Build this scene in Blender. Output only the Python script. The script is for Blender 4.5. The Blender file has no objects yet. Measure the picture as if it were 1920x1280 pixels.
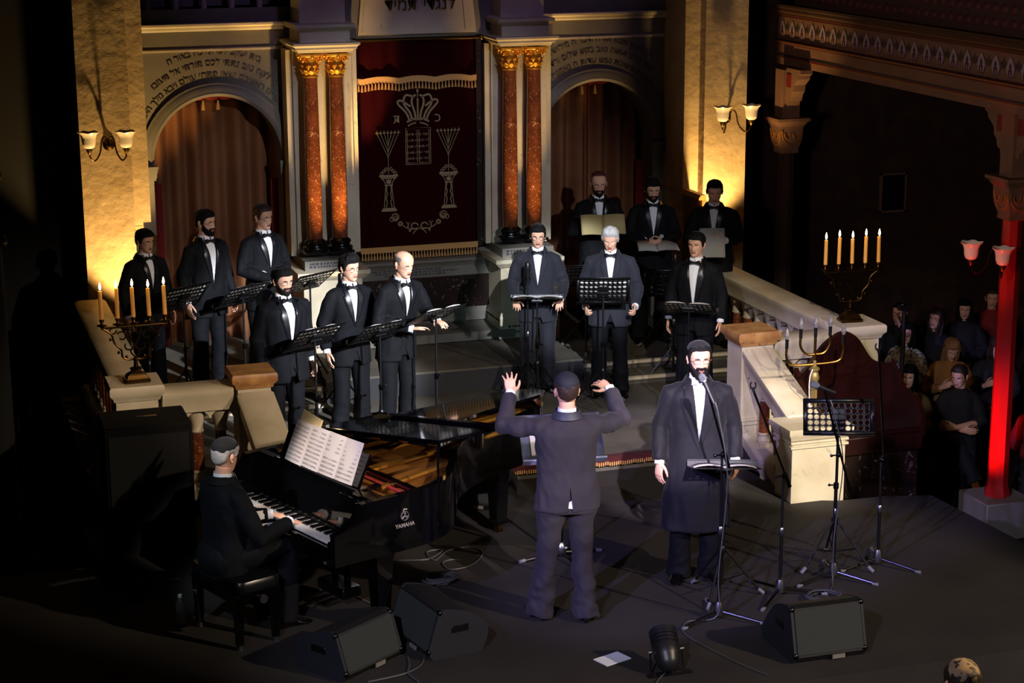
import bpy, bmesh, math, random
import numpy as np
from mathutils import Vector, Matrix, Euler, noise
from mathutils.bvhtree import BVHTree
PI = math.pi
SC = bpy.context.scene
COL = SC.collection
random.seed(7)

# ---------------------------------------------------------------- camera
FPX, CAMZ = 3619.5, 5.1
YAW, PITCH, ROLL = 0.31081, 0.24132, -0.00472
def cam_axes():
    cy, sy, cp, sp = math.cos(YAW), math.sin(YAW), math.cos(PITCH), math.sin(PITCH)
    f = Vector((sy*cp, cy*cp, -sp)); r = Vector((cy, -sy, 0)); u = r.cross(f)
    cr, sr = math.cos(ROLL), math.sin(ROLL)
    return cr*r + sr*u, -sr*r + cr*u, f
CR, CU, CF = cam_axes()
cd = bpy.data.cameras.new('camera'); cam = bpy.data.objects.new('camera', cd); COL.objects.link(cam)
cd.sensor_width = 36; cd.lens = FPX/1920*36; cd.clip_end = 200; cd.clip_start = .1
cam.matrix_world = Matrix(((CR.x, CU.x, -CF.x, 0), (CR.y, CU.y, -CF.y, 0), (CR.z, CU.z, -CF.z, CAMZ), (0, 0, 0, 1)))
SC.camera = cam
# where a ray through a photo position meets a world plane
def ray(x, y): return CF + CR*((x-960)/FPX) - CU*((y-640)/FPX)
def onz(x, y, z): d = ray(x, y); return Vector((0, 0, CAMZ)) + d*((z-CAMZ)/d.z)
def onY(x, y, Y): d = ray(x, y); return Vector((0, 0, CAMZ)) + d*(Y/d.y)
def onX(x, y, X): d = ray(x, y); return Vector((0, 0, CAMZ)) + d*(X/d.x)

# ---------------------------------------------------------------- world, exposure, lights
w = bpy.data.worlds.new('World'); SC.world = w; w.use_nodes = True
w.node_tree.nodes['Background'].inputs[0].default_value = (.5, .55, .8, 1)
w.node_tree.nodes['Background'].inputs[1].default_value = .002
SC.view_settings.view_transform = 'Standard'; SC.view_settings.look = 'None'
SC.view_settings.gamma = 1; SC.view_settings.exposure = 0.0; SC.view_settings.use_curve_mapping = False
SC.cycles.use_denoising = True
SC.cycles.max_bounces = 6; SC.cycles.diffuse_bounces = 3; SC.cycles.sample_clamp_indirect = 3
def spot(name, loc, target, watts, color, angle=30, blend=.3, radius=.06):
    l = bpy.data.lights.new(name, 'SPOT'); l.energy = watts; l.color = color
    l.spot_size = math.radians(angle); l.spot_blend = blend; l.shadow_soft_size = radius
    o = bpy.data.objects.new(name, l); COL.objects.link(o); o.location = loc
    o.rotation_euler = (Vector(target)-Vector(loc)).to_track_quat('-Z', 'Y').to_euler()
    return o
def point(name, loc, watts, color, radius=.05):
    l = bpy.data.lights.new(name, 'POINT'); l.energy = watts; l.color = color; l.shadow_soft_size = radius
    o = bpy.data.objects.new(name, l); COL.objects.link(o); o.location = loc
    return o
WARM = (1, .62, .22); COOL = (.72, .82, 1); BLUE = (.25, .25, 1); AMB = (1, .72, .42)
# stage spots hanging in the galleries, and an added floor fill
spot('warm_spot_right', (11.0, 3.0, 6.3), (5.0, 12.5, .5), 3400, (1, .80, .60), 28, .35, .08)
spot('violet_spot_left', (-3.5, 5.0, 6.0), (5.2, 12.6, .9), 5200, (.40, .34, 1), 16, .4, .08)
spot('soloist_spot', (1.6, -.5, 8.0), (5.34, 12.4, 1.35), 26000, (.92, .80, 1), 5.0, .35, .08)
spot('conductor_spot', (6.2, -1.5, 7.6), (4.25, 11.9, 1.35), 9000, (1, .84, .86), 6, .4, .08)
spot('choir_spot_right', (3.0, 2.0, 8.0), (6.15, 17.2, 1.25), 21000, (.80, .86, 1), 5.5, .5, .08)
spot('choir_spot_left', (8.0, 2.0, 7.5), (3.85, 16.4, 1.05), 30000, (.80, .86, 1), 9, .5, .08)
spot('choir_wash', (6.0, 2.0, 7.0), (5.0, 17.8, .8), 2900, (.86, .88, 1), 22, .5, .1)
spot('teal_wash', (1.5, 8.5, 4.5), (6.0, 18.6, .7), 380, (.45, .85, 1), 9, .6, .1)
spot('pedestal_spot', (8.6, 2.5, 6.8), (7.05, 14.2, .3), 11000, (1, .92, .80), 6.5, .5, .08)
spot('rail_spot', (3.5, 4.5, 7.5), (7.6, 15.8, .8), 3600, (1, .88, .68), 12, .6, .08)
spot('piano_spot', (6.5, 4.5, 6.5), (2.95, 12.5, 1.0), 5000, (1, .80, .72), 7, .6, .06)
spot('score_spot', (-3.0, 8.5, 7.0), (2.62, 12.55, 1.08), 5200, (1, .82, .80), 6.0, .7, .06)
spot('floor_fill', (-2.0, 2.0, 7.0), (5.2, 11.8, 0), 3200, (.70, .70, 1), 28, .5, .1)  # added cool fill that greys the stage floor, not a stage fixture
spot('pianist_spot', (-2.0, 7.5, 6.0), (1.9, 12.6, .9), 1100, (.7, .85, 1), 10, .6, .06)
# warm uplights on the floor: plaster piers and columns; curtain and front-row fills are added
spot('pier_uplight_left', (2.30, 18.12, .55), (1.96, 18.75, 3.0), 480, WARM, 70, .45, .05)
spot('pier_uplight_right', (8.07, 18.16, 1.22), (8.16, 18.8, 3.0), 230, WARM, 90, .6, .05)
spot('left_rail_spot', (7.0, 4.0, 6.5), (2.15, 15.0, 1.0), 2600, (1, .78, .6), 8, .6, .08)
spot('column_uplight_left', (4.14, 18.12, .40), (4.06, 18.75, 2.6), 720, WARM, 30, .8, .04)
spot('column_uplight_right', (6.16, 18.12, .40), (6.2, 18.75, 2.6), 420, WARM, 30, .8, .04)
spot('red_light', (8.55, 14.25, -.4), (9.42, 14.75, .15), 170, (1, .02, .01), 52, .8, .05)
spot('red_light_up', (8.55, 14.25, -.3), (9.42, 14.75, 2.3), 130, (1, .02, .01), 22, .6, .05)
spot('curtain_edge_fill', (3.95, 18.1, .4), (4.62, 19.1, 2.8), 1300, WARM, 11, .8, .04)  # added narrow beam to redden the curtain's left edge, no fixture of its own
spot('violet_top', (5.2, 13.0, 8.5), (5.2, 19.5, 4.2), 230, (.5, .35, 1), 40, .6, .2)
spot('gallery_glow', (2.5, 9.0, 3.5), (9.3, 16.0, 3.3), 520, (1, .76, .76), 34, .6, .2)
spot('audience_glow', (3.0, 9.0, 4.5), (9.6, 16.4, -.1), 330, (1, .7, .45), 22, .6, .2)
spot('front_row_fill', (9.0, 8.0, 4.5), (4.65, 7.45, 1.4), 1500, (1, .75, .4), 10, .6, .1)  # added fill to brighten the spectator at the lower right, no lamp there


# ---------------------------------------------------------------- materials
def lin(c):
    return tuple(((v/12.92) if v <= .04045 else ((v+.055)/1.055)**2.4) for v in c) + (1,)
def hx(s): return lin(tuple(int(s[i:i+2], 16)/255 for i in (0, 2, 4)))
MATS = {}
def mat(name, color, rough=.5, metal=0, bump=0, bscale=40, vary=None, vscale=6, emit=None, spec=.5, coat=0, trans=0, sheen=0, alpha=1, vein=None, vdist=4, vlo=.5, vhi=.6, transl=0, vsc=1.3):
    if name in MATS: return MATS[name]
    m = bpy.data.materials.new(name); m.use_nodes = True; nt = m.node_tree; b = nt.nodes['Principled BSDF']
    c = hx(color) if isinstance(color, str) else tuple(color)
    b.inputs['Base Color'].default_value = c; b.inputs['Roughness'].default_value = rough; b.inputs['Metallic'].default_value = metal
    b.inputs['Specular IOR Level'].default_value = spec; b.inputs['Coat Weight'].default_value = coat; b.inputs['Coat Roughness'].default_value = .05
    b.inputs['Transmission Weight'].default_value = trans; b.inputs['Sheen Weight'].default_value = sheen; b.inputs['Alpha'].default_value = alpha
    if emit: b.inputs['Emission Color'].default_value = hx(emit[0]); b.inputs['Emission Strength'].default_value = emit[1]
    tc = nt.nodes.new('ShaderNodeTexCoord')
    def noi(scale, detail=5, dist=0):
        n = nt.nodes.new('ShaderNodeTexNoise'); n.inputs['Scale'].default_value = scale; n.inputs['Detail'].default_value = detail
        n.inputs['Distortion'].default_value = dist; nt.links.new(tc.outputs['Object'], n.inputs['Vector']); return n
    if vary:
        n = noi(vscale); r = nt.nodes.new('ShaderNodeValToRGB'); r.color_ramp.elements[0].position = .35; r.color_ramp.elements[1].position = .65
        r.color_ramp.elements[0].color = c; r.color_ramp.elements[1].color = hx(vary)
        nt.links.new(n.outputs['Fac'], r.inputs[0]); src = r.outputs[0]
        if vein:
            n2 = noi(vscale*vsc, 6, vdist); r2 = nt.nodes.new('ShaderNodeValToRGB')
            e = r2.color_ramp.elements; e[0].position = vlo; e[0].color = (0, 0, 0, 1); e[1].position = vhi; e[1].color = (1, 1, 1, 1)
            nt.links.new(n2.outputs['Fac'], r2.inputs[0])
            mx = nt.nodes.new('ShaderNodeMix'); mx.data_type = 'RGBA'; mx.inputs[7].default_value = hx(vein)
            nt.links.new(r2.outputs[0], mx.inputs[0]); nt.links.new(src, mx.inputs[6]); src = mx.outputs[2]
        nt.links.new(src, b.inputs['Base Color'])
    if bump:
        n = noi(bscale); bp = nt.nodes.new('ShaderNodeBump'); bp.inputs['Strength'].default_value = bump; bp.inputs['Distance'].default_value = .02
        nt.links.new(n.outputs['Fac'], bp.inputs['Height']); nt.links.new(bp.outputs[0], b.inputs['Normal'])
    if transl:
        t = nt.nodes.new('ShaderNodeBsdfTranslucent'); t.inputs[0].default_value = c; x = nt.nodes.new('ShaderNodeMixShader'); x.inputs[0].default_value = transl
        nt.links.new(b.outputs[0], x.inputs[1]); nt.links.new(t.outputs[0], x.inputs[2]); nt.links.new(x.outputs[0], nt.nodes['Material Output'].inputs[0])
    MATS[name] = m; return m
M = dict(
 plaster=mat('plaster', 'b9a27c', .9, bump=.6, bscale=10, vary='a48c66', vscale=3),
 stone=mat('pale_stone', '716b5f', .6, bump=.05, bscale=30, vary='676155', vscale=5),
 marble=mat('cream_marble', 'c3b79c', .5, bump=.04, vary='b0a285', vscale=3, vein='9c937f', vlo=.62, vhi=.74),
 capstone=mat('ochre_marble', 'b98a4e', .45, vary='8e5f33', vscale=7, vein='6d3a22', vlo=.6, vhi=.72),
 redmarble=mat('red_marble', '5e2e18', .22, vary='7c4224', vscale=9, vein='cf9668', vdist=1.6, vlo=.60, vhi=.68, vsc=4.2, coat=.4),
 darkmarble=mat('dark_marble', '1c1512', .25, vary='2a1a15', vscale=5, vein='6b5f55', vlo=.62, vhi=.7),
 blackstone=mat('black_stone', '0b0b0b', .2),
 gold=mat('gold', 'e0a038', .42, metal=.75, bump=.3, bscale=60),
 goldthread=mat('gold_thread', '8d7a58', .55, metal=.3, spec=.3),
 fringe=mat('gold_fringe', 'b98a4c', .7),
 brass=mat('brass', '8a6a35', .3, metal=1),
 bronze=mat('dark_bronze', '4a3418', .32, metal=1),
 velvet=mat('crimson_velvet', '240104', .95, spec=.05),
 redcloth=mat('red_cloth', '6e0606', .9),
 curtain=mat('brown_curtain', '80502c', .85, vary='6c4022', vscale=2),
 black=mat('black_metal', '0a0a0b', .38, spec=.5),
 chrome=mat('worn_steel', 'a0a0a4', .3, metal=1),
 floor=mat('black_stage_carpet', '332f2b', .8, bump=.15, bscale=220, vary='2a2724', vscale=1.6, spec=.25),
 carpet=mat('grey_carpet', '5c574c', .95, bump=.1, bscale=150, vary='4b473f', vscale=2.5, spec=.1),
 riser=mat('black_riser', '151518', .7),
 hall=mat('hall_floor', '14100c', .6),
 shadedwall=mat('shaded_wall', '060403', .9),  # darker copy of the dark wall, the left side's shade put into its colour
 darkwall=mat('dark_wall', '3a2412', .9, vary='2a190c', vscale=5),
 paint=mat('painted_wood', '775640', .7, vary='684a36', vscale=4),
 wood=mat('dark_red_wood', '2c0d08', .35, vary='1c0805', vscale=3),
 redcol=mat('red_column', 'a01212', .4),
 lacquer=mat('black_lacquer', '050506', .06, spec=.6, coat=.5),
 plate=mat('gold_plate', 'b07a2e', .35, metal=.8),
 soundboard=mat('soundboard', '8a5a24', .4),
 felt=mat('red_felt', '8c1212', .9),
 ivory=mat('white_key', 'd8d2c6', .25),
 paper=mat('paper', 'd8d3ca', .8, transl=.4), paperwarm=mat('cream_paper', 'd0bd84', .8, transl=.3),
 ink=mat('ink', '3a3a3c', .8),
 suit=mat('black_suit', '08090d', .8, spec=.2),
 suitplum=mat('plum_grey_suit', '2c282d', .8, sheen=.05, spec=.25), coat=mat('black_coat', '0e0c12', .75, sheen=.05, spec=.3),
 suitgrey=mat('charcoal_suit', '202027', .8, sheen=.05, spec=.25),
 satin=mat('black_satin', '0d0e13', .35),
 satingrey=mat('grey_satin', '2c2e38', .5),
 shirt=mat('white_shirt', 'e4e4e6', .75),
 shoe=mat('black_shoe', '080808', .2),
 skullcap=mat('black_velvet_cap', '08080a', .9, sheen=.05),
 lens=mat('clear_lens', 'ffffff', .05, trans=1, alpha=.25),
 eyewhite=mat('eye_white', 'd8d2cc', .3), iris=mat('dark_iris', '1a0f0a', .3),
 lip=mat('lip', '94544a', .5), mouth=mat('open_mouth', '4a1814', .6),
 opal=mat('opal_glass', 'e8dcc8', .25, bump=.02),
 candle=mat('beeswax', 'd09a4e', .5, emit=('d08030', .12)),
 flame=mat('flame', 'ffd890', .5, emit=('ffd9a0', 14)),
 bulb=mat('clear_bulb', 'e8e8e8', .05, trans=.85),
 flesh=mat('skin_light', 'd3a184', .5, spec=.35), fleshtan=mat('skin_tan', 'b07d5f', .5, spec=.35),
 hairblack=mat('black_hair', '0b0908', .75, bump=.4, bscale=120, spec=.2), hairbrown=mat('brown_hair', '2a1a10', .55, bump=.4, bscale=120),
 hairgrey=mat('silver_hair', 'b0aaa4', .6, bump=.5, bscale=120), hairblond=mat('blond_hair', '8a6034', .55, bump=.4, bscale=120),
 hairmix=mat('grey_stubble', '6a625c', .7, bump=.4, bscale=150),
)

# ---------------------------------------------------------------- mesh helpers
class MB:
    def __init__(s): s.v = []; s.f = []; s.m = []; s.T = Matrix.Identity(4); s.mi = 0
    def add(s, vs, fs):
        n = len(s.v); s.v += [s.T @ Vector(p) for p in vs]
        for f in fs: s.f.append([i+n for i in f]); s.m.append(s.mi)
        return s
    def box(s, c, d, rz=0, R=None, bev=0):
        x, y, z = d[0]/2, d[1]/2, d[2]/2
        A = Matrix.Translation(c) @ (R.to_4x4() if R else Matrix.Rotation(rz, 4, 'Z'))
        if bev:
            b = min(bev, x*.9, y*.9, z*.9)
            pts = []
            for sx in (-1, 1):
                for sy in (-1, 1):
                    for sz in (-1, 1):
                        pts += [(sx*x, sy*(y-b), sz*(z-b)), (sx*(x-b), sy*y, sz*(z-b)), (sx*(x-b), sy*(y-b), sz*z)]
            bm = bmesh.new(); bv = [bm.verts.new(p) for p in pts]; r = bmesh.ops.convex_hull(bm, input=bv)
            bm.verts.index_update(); vs = [A @ v.co for v in bm.verts]; fs = [[v.index for v in f.verts] for f in bm.faces]; bm.free()
            return s.add(vs, fs)
        vs = [A @ Vector((a*x, b*y, c_*z)) for a in (-1, 1) for b in (-1, 1) for c_ in (-1, 1)]
        return s.add(vs, [(0, 1, 3, 2), (4, 6, 7, 5), (0, 4, 5, 1), (2, 3, 7, 6), (0, 2, 6, 4), (1, 5, 7, 3)])
    def loft(s, rings, close=True, cap=True):
        n = len(rings[0]); vs = [p for r in rings for p in r]; fs = []
        for i in range(len(rings)-1):
            for j in range(n if close else n-1):
                k = (j+1) % n; fs.append((i*n+j, i*n+k, (i+1)*n+k, (i+1)*n+j))
        if cap and close:
            fs.append(list(range(n))[::-1]); fs.append([(len(rings)-1)*n+j for j in range(n)])
        return s.add(vs, fs)
    def tube(s, pts, r, n=8, cap=True, flat=1.0, up=None):
        pts = [Vector(p) for p in pts]; rings = []; prev = Vector(up) if up else None
        for i, p in enumerate(pts):
            a = pts[max(i-1, 0)]; b = pts[min(i+1, len(pts)-1)]; t = (b-a)
            t = t.normalized() if t.length > 1e-9 else Vector((0, 0, 1))
            if prev is None: prev = Vector((0, 0, 1)) if abs(t.z) < .9 else Vector((1, 0, 0))
            x = (prev - t*prev.dot(t))
            x = x.normalized() if x.length > 1e-6 else t.orthogonal().normalized()
            prev = x; y = t.cross(x); rr = r[i] if isinstance(r, list) else r
            ra, rb = rr if isinstance(rr, (list, tuple)) else (rr*flat, rr)
            rings.append([p + x*(math.cos(2*PI*k/n)*ra) + y*(math.sin(2*PI*k/n)*rb) for k in range(n)])
        return s.loft(rings, True, cap)
    def lathe(s, prof, c=(0, 0, 0), n=24, cap=True):
        c = Vector(c); rings = [[c + Vector((math.cos(2*PI*k/n)*r, math.sin(2*PI*k/n)*r, z)) for k in range(n)] for r, z in prof]
        return s.loft(rings, True, cap)
    def prism(s, poly, h, A=None):
        """poly in local xy, extruded h along local z, placed by A"""
        A = A or Matrix.Identity(4); n = len(poly)
        vs = [A @ Vector((p[0], p[1], 0)) for p in poly] + [A @ Vector((p[0], p[1], h)) for p in poly]
        return s.add(vs, [list(range(n))[::-1], list(range(n, 2*n))] + [(i, (i+1) % n, (i+1) % n+n, i+n) for i in range(n)])
    def ball(s, c, r, n=16, m=10, rot=None):
        c = Vector(c); r = r if isinstance(r, (list, tuple)) else (r, r, r); vs = []; fs = []
        vs.append(Vector((0, 0, r[2])))
        for i in range(1, m):
            a = PI*i/m
            for k in range(n): vs.append(Vector((r[0]*math.sin(a)*math.cos(2*PI*k/n), r[1]*math.sin(a)*math.sin(2*PI*k/n), r[2]*math.cos(a))))
        vs.append(Vector((0, 0, -r[2])))
        for k in range(n): fs.append((0, 1+k, 1+(k+1) % n)); fs.append((len(vs)-1, 1+(m-2)*n+(k+1) % n, 1+(m-2)*n+k))
        for i in range(m-2):
            for k in range(n): fs.append((1+i*n+k, 1+(i+1)*n+k, 1+(i+1)*n+(k+1) % n, 1+i*n+(k+1) % n))
        return s.add([c + (rot @ v if rot else v) for v in vs], fs)
    def mold(s, prof, p0, p1, out):
        """molding: profile of (out, up) swept from p0 to p1"""
        p0, p1, o = Vector(p0), Vector(p1), Vector(out)
        return s.loft([[p + o*a + Vector((0, 0, b)) for a, b in prof] for p in (p0, p1)])
    def mesh(s, name, mats, angle=40, smooth=True):
        me = bpy.data.meshes.new(name); me.from_pydata(s.v, [], s.f); 
        for m in (mats if isinstance(mats, (list, tuple)) else [mats]): me.materials.append(m)
        if any(s.m): me.polygons.foreach_set('material_index', s.m)
        bm = bmesh.new(); bm.from_mesh(me); bmesh.ops.recalc_face_normals(bm, faces=bm.faces); bm.to_mesh(me); bm.free()
        if smooth:
            me.polygons.foreach_set('use_smooth', [True]*len(me.polygons)); me.set_sharp_from_angle(angle=math.radians(angle))
        me.update(); return me
    def obj(s, name, mats, parent=None, loc=None, rz=0, angle=40, smooth=True, **kw):
        o = bpy.data.objects.new(name, s.mesh(name, mats, angle, smooth)); COL.objects.link(o)
        if parent: o.parent = parent
        if loc is not None: o.location = loc
        o.rotation_euler = (0, 0, rz)
        tag(o, **kw); return o
def tag(o, label=None, cat=None, group=None, kind=None):
    if label: o['label'] = label
    if cat: o['category'] = cat
    if group: o['group'] = group
    if kind: o['kind'] = kind
    return o
def thing(name, label, cat, loc=(0, 0, 0), rz=0, group=None):
    o = bpy.data.objects.new(name, None); COL.objects.link(o); o.location = loc; o.rotation_euler = (0, 0, rz)
    o.empty_display_size = .1
    return tag(o, label, cat, group)
def dup(root, loc, rz, label=None, group=None):
    def cp(o, par):
        c = o.copy(); COL.objects.link(c); c.parent = par
        for ch in list(o.children): cp(ch, c)
        return c
    r = cp(root, None); r.location = loc; r.rotation_euler = (0, 0, rz)
    if label: r['label'] = label
    if group: r['group'] = group
    return r
def text_mesh(name, body, size, material, A, parent=None, depth=.004, align='CENTER', arc=None, bold=0, **kw):
    """lettering as a mesh; arc=(radius) bends the line over an arch with its baseline on that radius"""
    cu = bpy.data.curves.new(name, 'FONT'); cu.body = body; cu.size = size; cu.align_x = align; cu.extrude = depth; cu.offset = bold
    cu.resolution_u = 2
    o = bpy.data.objects.new(name, cu); COL.objects.link(o); dg = bpy.context.evaluated_depsgraph_get(); dg.update()
    me = bpy.data.meshes.new_from_object(o.evaluated_get(dg)); bpy.data.objects.remove(o); bpy.data.curves.remove(cu)
    for v in me.vertices:
        p = v.co.copy()
        if arc:
            a = p.x/arc; r = arc + p.y; p = Vector((math.sin(a)*r, math.cos(a)*r, p.z))
        v.co = A @ p
    me.materials.clear(); me.materials.append(material); me.name = name
    ob = bpy.data.objects.new(name, me); COL.objects.link(ob); ob.parent = parent
    return tag(ob, **kw)
def frame(o, x, y, z=None):
    x = Vector(x).normalized(); y = Vector(y).normalized(); z = x.cross(y) if z is None else Vector(z)
    return Matrix(((x.x, y.x, z.x, o[0]), (x.y, y.y, z.y, o[1]), (x.z, y.z, z.z, o[2]), (0, 0, 0, 1)))
def catmull(pts, k=6):
    P = [Vector(p) for p in pts]; out = []
    for i in range(len(P)-1):
        a, b, c, d = P[max(i-1, 0)], P[i], P[i+1], P[min(i+2, len(P)-1)]
        for j in range(k):
            t = j/k; out.append(.5*((2*b)+(c-a)*t+(2*a-5*b+4*c-d)*t*t+(3*b-a-3*c+d)*t**3))
    return out+[P[-1]]

# ================================================================ the setting
CX = 5.13; ZM, ZU, ZP = .12, .28, .35
def S(mb, name, m, **k): return mb.obj(name, m, kind='structure', **k)
# hall floor, stage, bimah floors
S(MB().box((6, 13, -.95), (24, 30, .1)), 'floor', M['hall'])
stage = [(-2, 10.42), (8.02, 10.42), (8.08, 12.3), (8.0, 13.5), (7.62, 13.6), (7.2, 13.62), (6.95, 13.72), (6.86, 13.95), (6.83, 15.0), (1.2, 15.0), (1.2, 14.0), (-2, 14.0)]
S(MB().prism(stage, .9, Matrix.Translation((0, 0, -.9))), 'floor_stage', M['floor'])
S(MB().box((4.85, 17.3, -.39), (7.0, 4.56, 1.02)), 'floor_bimah', M['carpet'])
S(MB().box((4.9, 18.76, (ZM+ZU)/2), (6.5, 2.48, ZU-ZM-.0001)), 'floor_upper', M['carpet'])
for x0, x1 in ((1.68, 3.7), (6.38, 8.15)):
    NOSE = [(0, 0), (.02, 0), (.03, .01), (.03, .035), (0, .04)]
    S(MB().box(((x0+x1)/2, 17.36, ZM+.04), (x1-x0, .32, .08)), 'floor_step', M['carpet'])
    S(MB().mold(NOSE, (x0, 17.2, ZM+.042), (x1, 17.2, ZM+.042), (0, -1, 0)).mold(NOSE, (x0, 17.52, ZU-.039), (x1, 17.52, ZU-.039), (0, -1, 0)), 'trim_1', M['marble'])
# black platform before the ark
t = thing('stage_platform', 'low black platform with grey carpeted top before the ark', 'platform', (5.05, 18.0, ZU))
MB().box((0, 0, .06), (2.6, 1.06, .02)).obj('top_carpet', M['carpet'], t)
MB().box((0, -.515, -.055), (2.6, .03, .209)).obj('front_skirt', M['riser'], t)
MB().box((0, 0, .025), (2.58, 1.0, .05)).obj('deck', M['riser'], t)
# red carpet edge with fringe at the front of the bimah floor
t = thing('carpet_runner', 'red carpet edge with gold fringe along the step behind the conductor', 'carpet', (5.2, 15.0, ZM))
MB().box((0, .01, .006), (3.0, .08, .012)).box((0, -.036, -.03), (3.0, .012, .06)).obj('red_band', mat('dark_red_carpet', '3c0505', .95), t)
mb = MB()
for i in range(150): mb.box((-1.49+i*.02, -.045, -.045+random.uniform(-.006, .006)), (.010, .008, .032))
o = mb.obj('fringe', M['fringe'], t)
# back wall with its two round arches
def arch_wall(cx, x0, x1, z1, r, zs, y0, y1):
    mb = MB(); n = 24
    pts = [(cx+r*math.cos(PI*i/n), zs+r*math.sin(PI*i/n)) for i in range(n+1)]
    for y in (y0, y1):
        vs = []; fs = []
        for i, (px, pz) in enumerate(pts):
            vs.append((px, y, pz)); vs.append((px if 0 < i < n else px, y, z1))
        for i in range(n): fs.append((2*i, 2*i+1, 2*i+3, 2*i+2))
        mb.add(vs, fs)
        mb.add([(x0, y, ZU), (cx-r, y, ZU), (cx-r, y, z1), (x0, y, z1)], [(0, 1, 2, 3)])
        mb.add([(x1, y, ZU), (cx+r, y, ZU), (cx+r, y, z1), (x1, y, z1)], [(0, 1, 2, 3)])
    prof = [(cx+r, ZU)]+pts+[(cx-r, ZU)]
    mb.loft([[(px, y0, pz) for px, pz in prof], [(px, y1, pz) for px, pz in prof]], close=False)
    return mb
YW = 19.3
mb = arch_wall(CX-2.03, 2.2, 3.98, 3.75, .65, 2.24, YW, YW+.35); S(mb, 'wall_back', M['stone'])
mb = arch_wall(CX+2.03, CX*2-3.98, 8.02, 3.75, .65, 2.24, YW, YW+.35); S(mb, 'wall_back.001', M['stone'])
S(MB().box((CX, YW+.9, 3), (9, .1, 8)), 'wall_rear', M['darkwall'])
# archivolts, imposts, cornices
def archivolt(cx):
    prof = [(.0, .0), (.0, .045), (.03, .06), (.05, .05), (.08, .05), (.1, .035), (.13, .03), (.13, 0)]
    rings = []
    for i in range(33):
        a = PI*i/32
        rings.append([(cx+(.645+u)*math.cos(a), YW-v, 2.24+(.645+u)*math.sin(a)) for u, v in prof])
    mb = MB().loft(rings)
    for sx in (-1, 1):
        for z, d, h in ((2.2, .09, .03), (2.165, .07, .04), (2.12, .05, .05), (2.08, .03, .03)):
            mb.box((cx+sx*.73, YW-d/2, z), (.18+d*.6, d, h))
    return mb
S(archivolt(CX-2.03), 'trim_2', M['stone']); S(archivolt(CX+2.03), 'trim_3', M['stone'])
CORN = [(0, 0), (.02, .0), (.03, .02), (.03, .035), (.06, .055), (.06, .075), (0, .08)]
mb = MB()
for x0, x1 in ((2.3, 3.8), (CX*2-3.8, 7.98)):
    mb.mold([(a*1.3, b) for a, b in CORN], (x0, YW, 3.53), (x1, YW, 3.53), (0, -1, 0))
    mb.mold([(0, 0), (.015, .0), (.015, .02), (0, .03)], (x0, YW, 3.33), (x1, YW, 3.33), (0, -1, 0))
S(mb, 'trim_4', M['marble'])
# entablature blocks over the columns, pilasters behind
def ring_mold(mb, prof, x0, x1, yf, yb, z):
    rings = []
    for a, b in prof:
        rings.append([(x0-a, yb, z+b), (x0-a, yf-a, z+b), (x1+a, yf-a, z+b), (x1+a, yb, z+b)])
    mb.loft(rings)
for sx in (-1, 1):
    cx = CX+sx*1.033
    mb = MB().box((cx, 18.95, 3.47), (.5, .5, .2))
    ring_mold(mb, [(.0, 0), (.02, .0), (.03, .025), (.06, .035), (.06, .055), (.085, .075), (.085, .095), (0, .1)], cx-.25, cx+.25, 18.70, 19.3, 3.335)
    ring_mold(mb, [(.0, 0), (.02, .0), (.05, .03), (.05, .06), (0, .07)], cx-.25, cx+.25, 18.70, 19.3, 3.55)
    mb.box((cx, 19.0, 3.9), (.46, .4, .62))
    S(mb, 'trim_5', M['marble'])
    mb = MB().box((cx+.03, 19.13, 2.3), (.60, .26, 2.1)); mb.box((cx+.03, 19.15, 2.3), (.72, .22, 2.08))
    S(mb, 'trim_6', M['marble'])
# ark surround: lintel, tablet with lettering, base wall with panel, ledge and step
mb = MB().box((CX, 19.25, 3.62), (1.6, .3, .4))
S(mb, 'trim_7', M['stone'])
A = frame((CX, 19.07, 3.66), (1, 0, 0), (0, 0, 1), (0, -1, 0))
poly = [(-.62, -.2), (.62, -.2), (.5, .9), (-.5, .9)]
mb = MB().prism(poly, .03, A)
for s in (-1, 1): mb.prism([(s*.50, -.17), (s*.58, -.17), (s*.47, .9), (s*.41, .9)], .045, A)
S(mb, 'trim_8', M['marble'])
heb = lambda s: s[::-1]
text_mesh('lettering', heb('לנגדי תמיד'), .17, M['brass'], frame((CX+.03, 19.03, 3.70), (1, 0, 0), (0, 0, 1), (0, -1, 0)), label='raised Hebrew words on the stone tablet over the curtain', cat='lettering')
mb = MB().box((CX, 19.2, .74), (1.75, .3, .8))
mb.mold([(0, 0), (.05, 0), (.05, .03), (.03, .05), (.0, .08)], (4.3, 19.05, .46), (5.96, 19.05, .46), (0, -1, 0))
mb.mold([(0, 0), (.02, 0), (.025, .02), (.06, .05), (.06, .075), (0, .085)], (4.3, 19.05, 1.055), (5.96, 19.05, 1.055), (0, -1, 0))
mb.box((CX, 18.85, .39), (1.75, .55, .09))
S(mb, 'trim_9', M['stone'])
S(MB().box((CX, 19.045, .77), (1.5, .02, .34)), 'trim_10', M['darkmarble'])
mb = MB()
for i, (z, n) in enumerate(((1.03, 24), (1.003, 27), (.976, 19))):
    x = 4.55+.1*i
    for k in range(n):
        wd = random.uniform(.008, .03); mb.box((x, 19.045, z), (wd, .004, .014)); x += wd+.014
mb.obj('lettering', M['ink'], label='small dark donor inscription lines on the ark base', cat='lettering')
# curtain recess frame
mb = MB()
for sx in (-1, 1): mb.box((CX+sx*.66, 19.2, 2.33), (.06, .2, 2.2))
S(mb, 'trim_11', M['darkmarble'])
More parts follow.
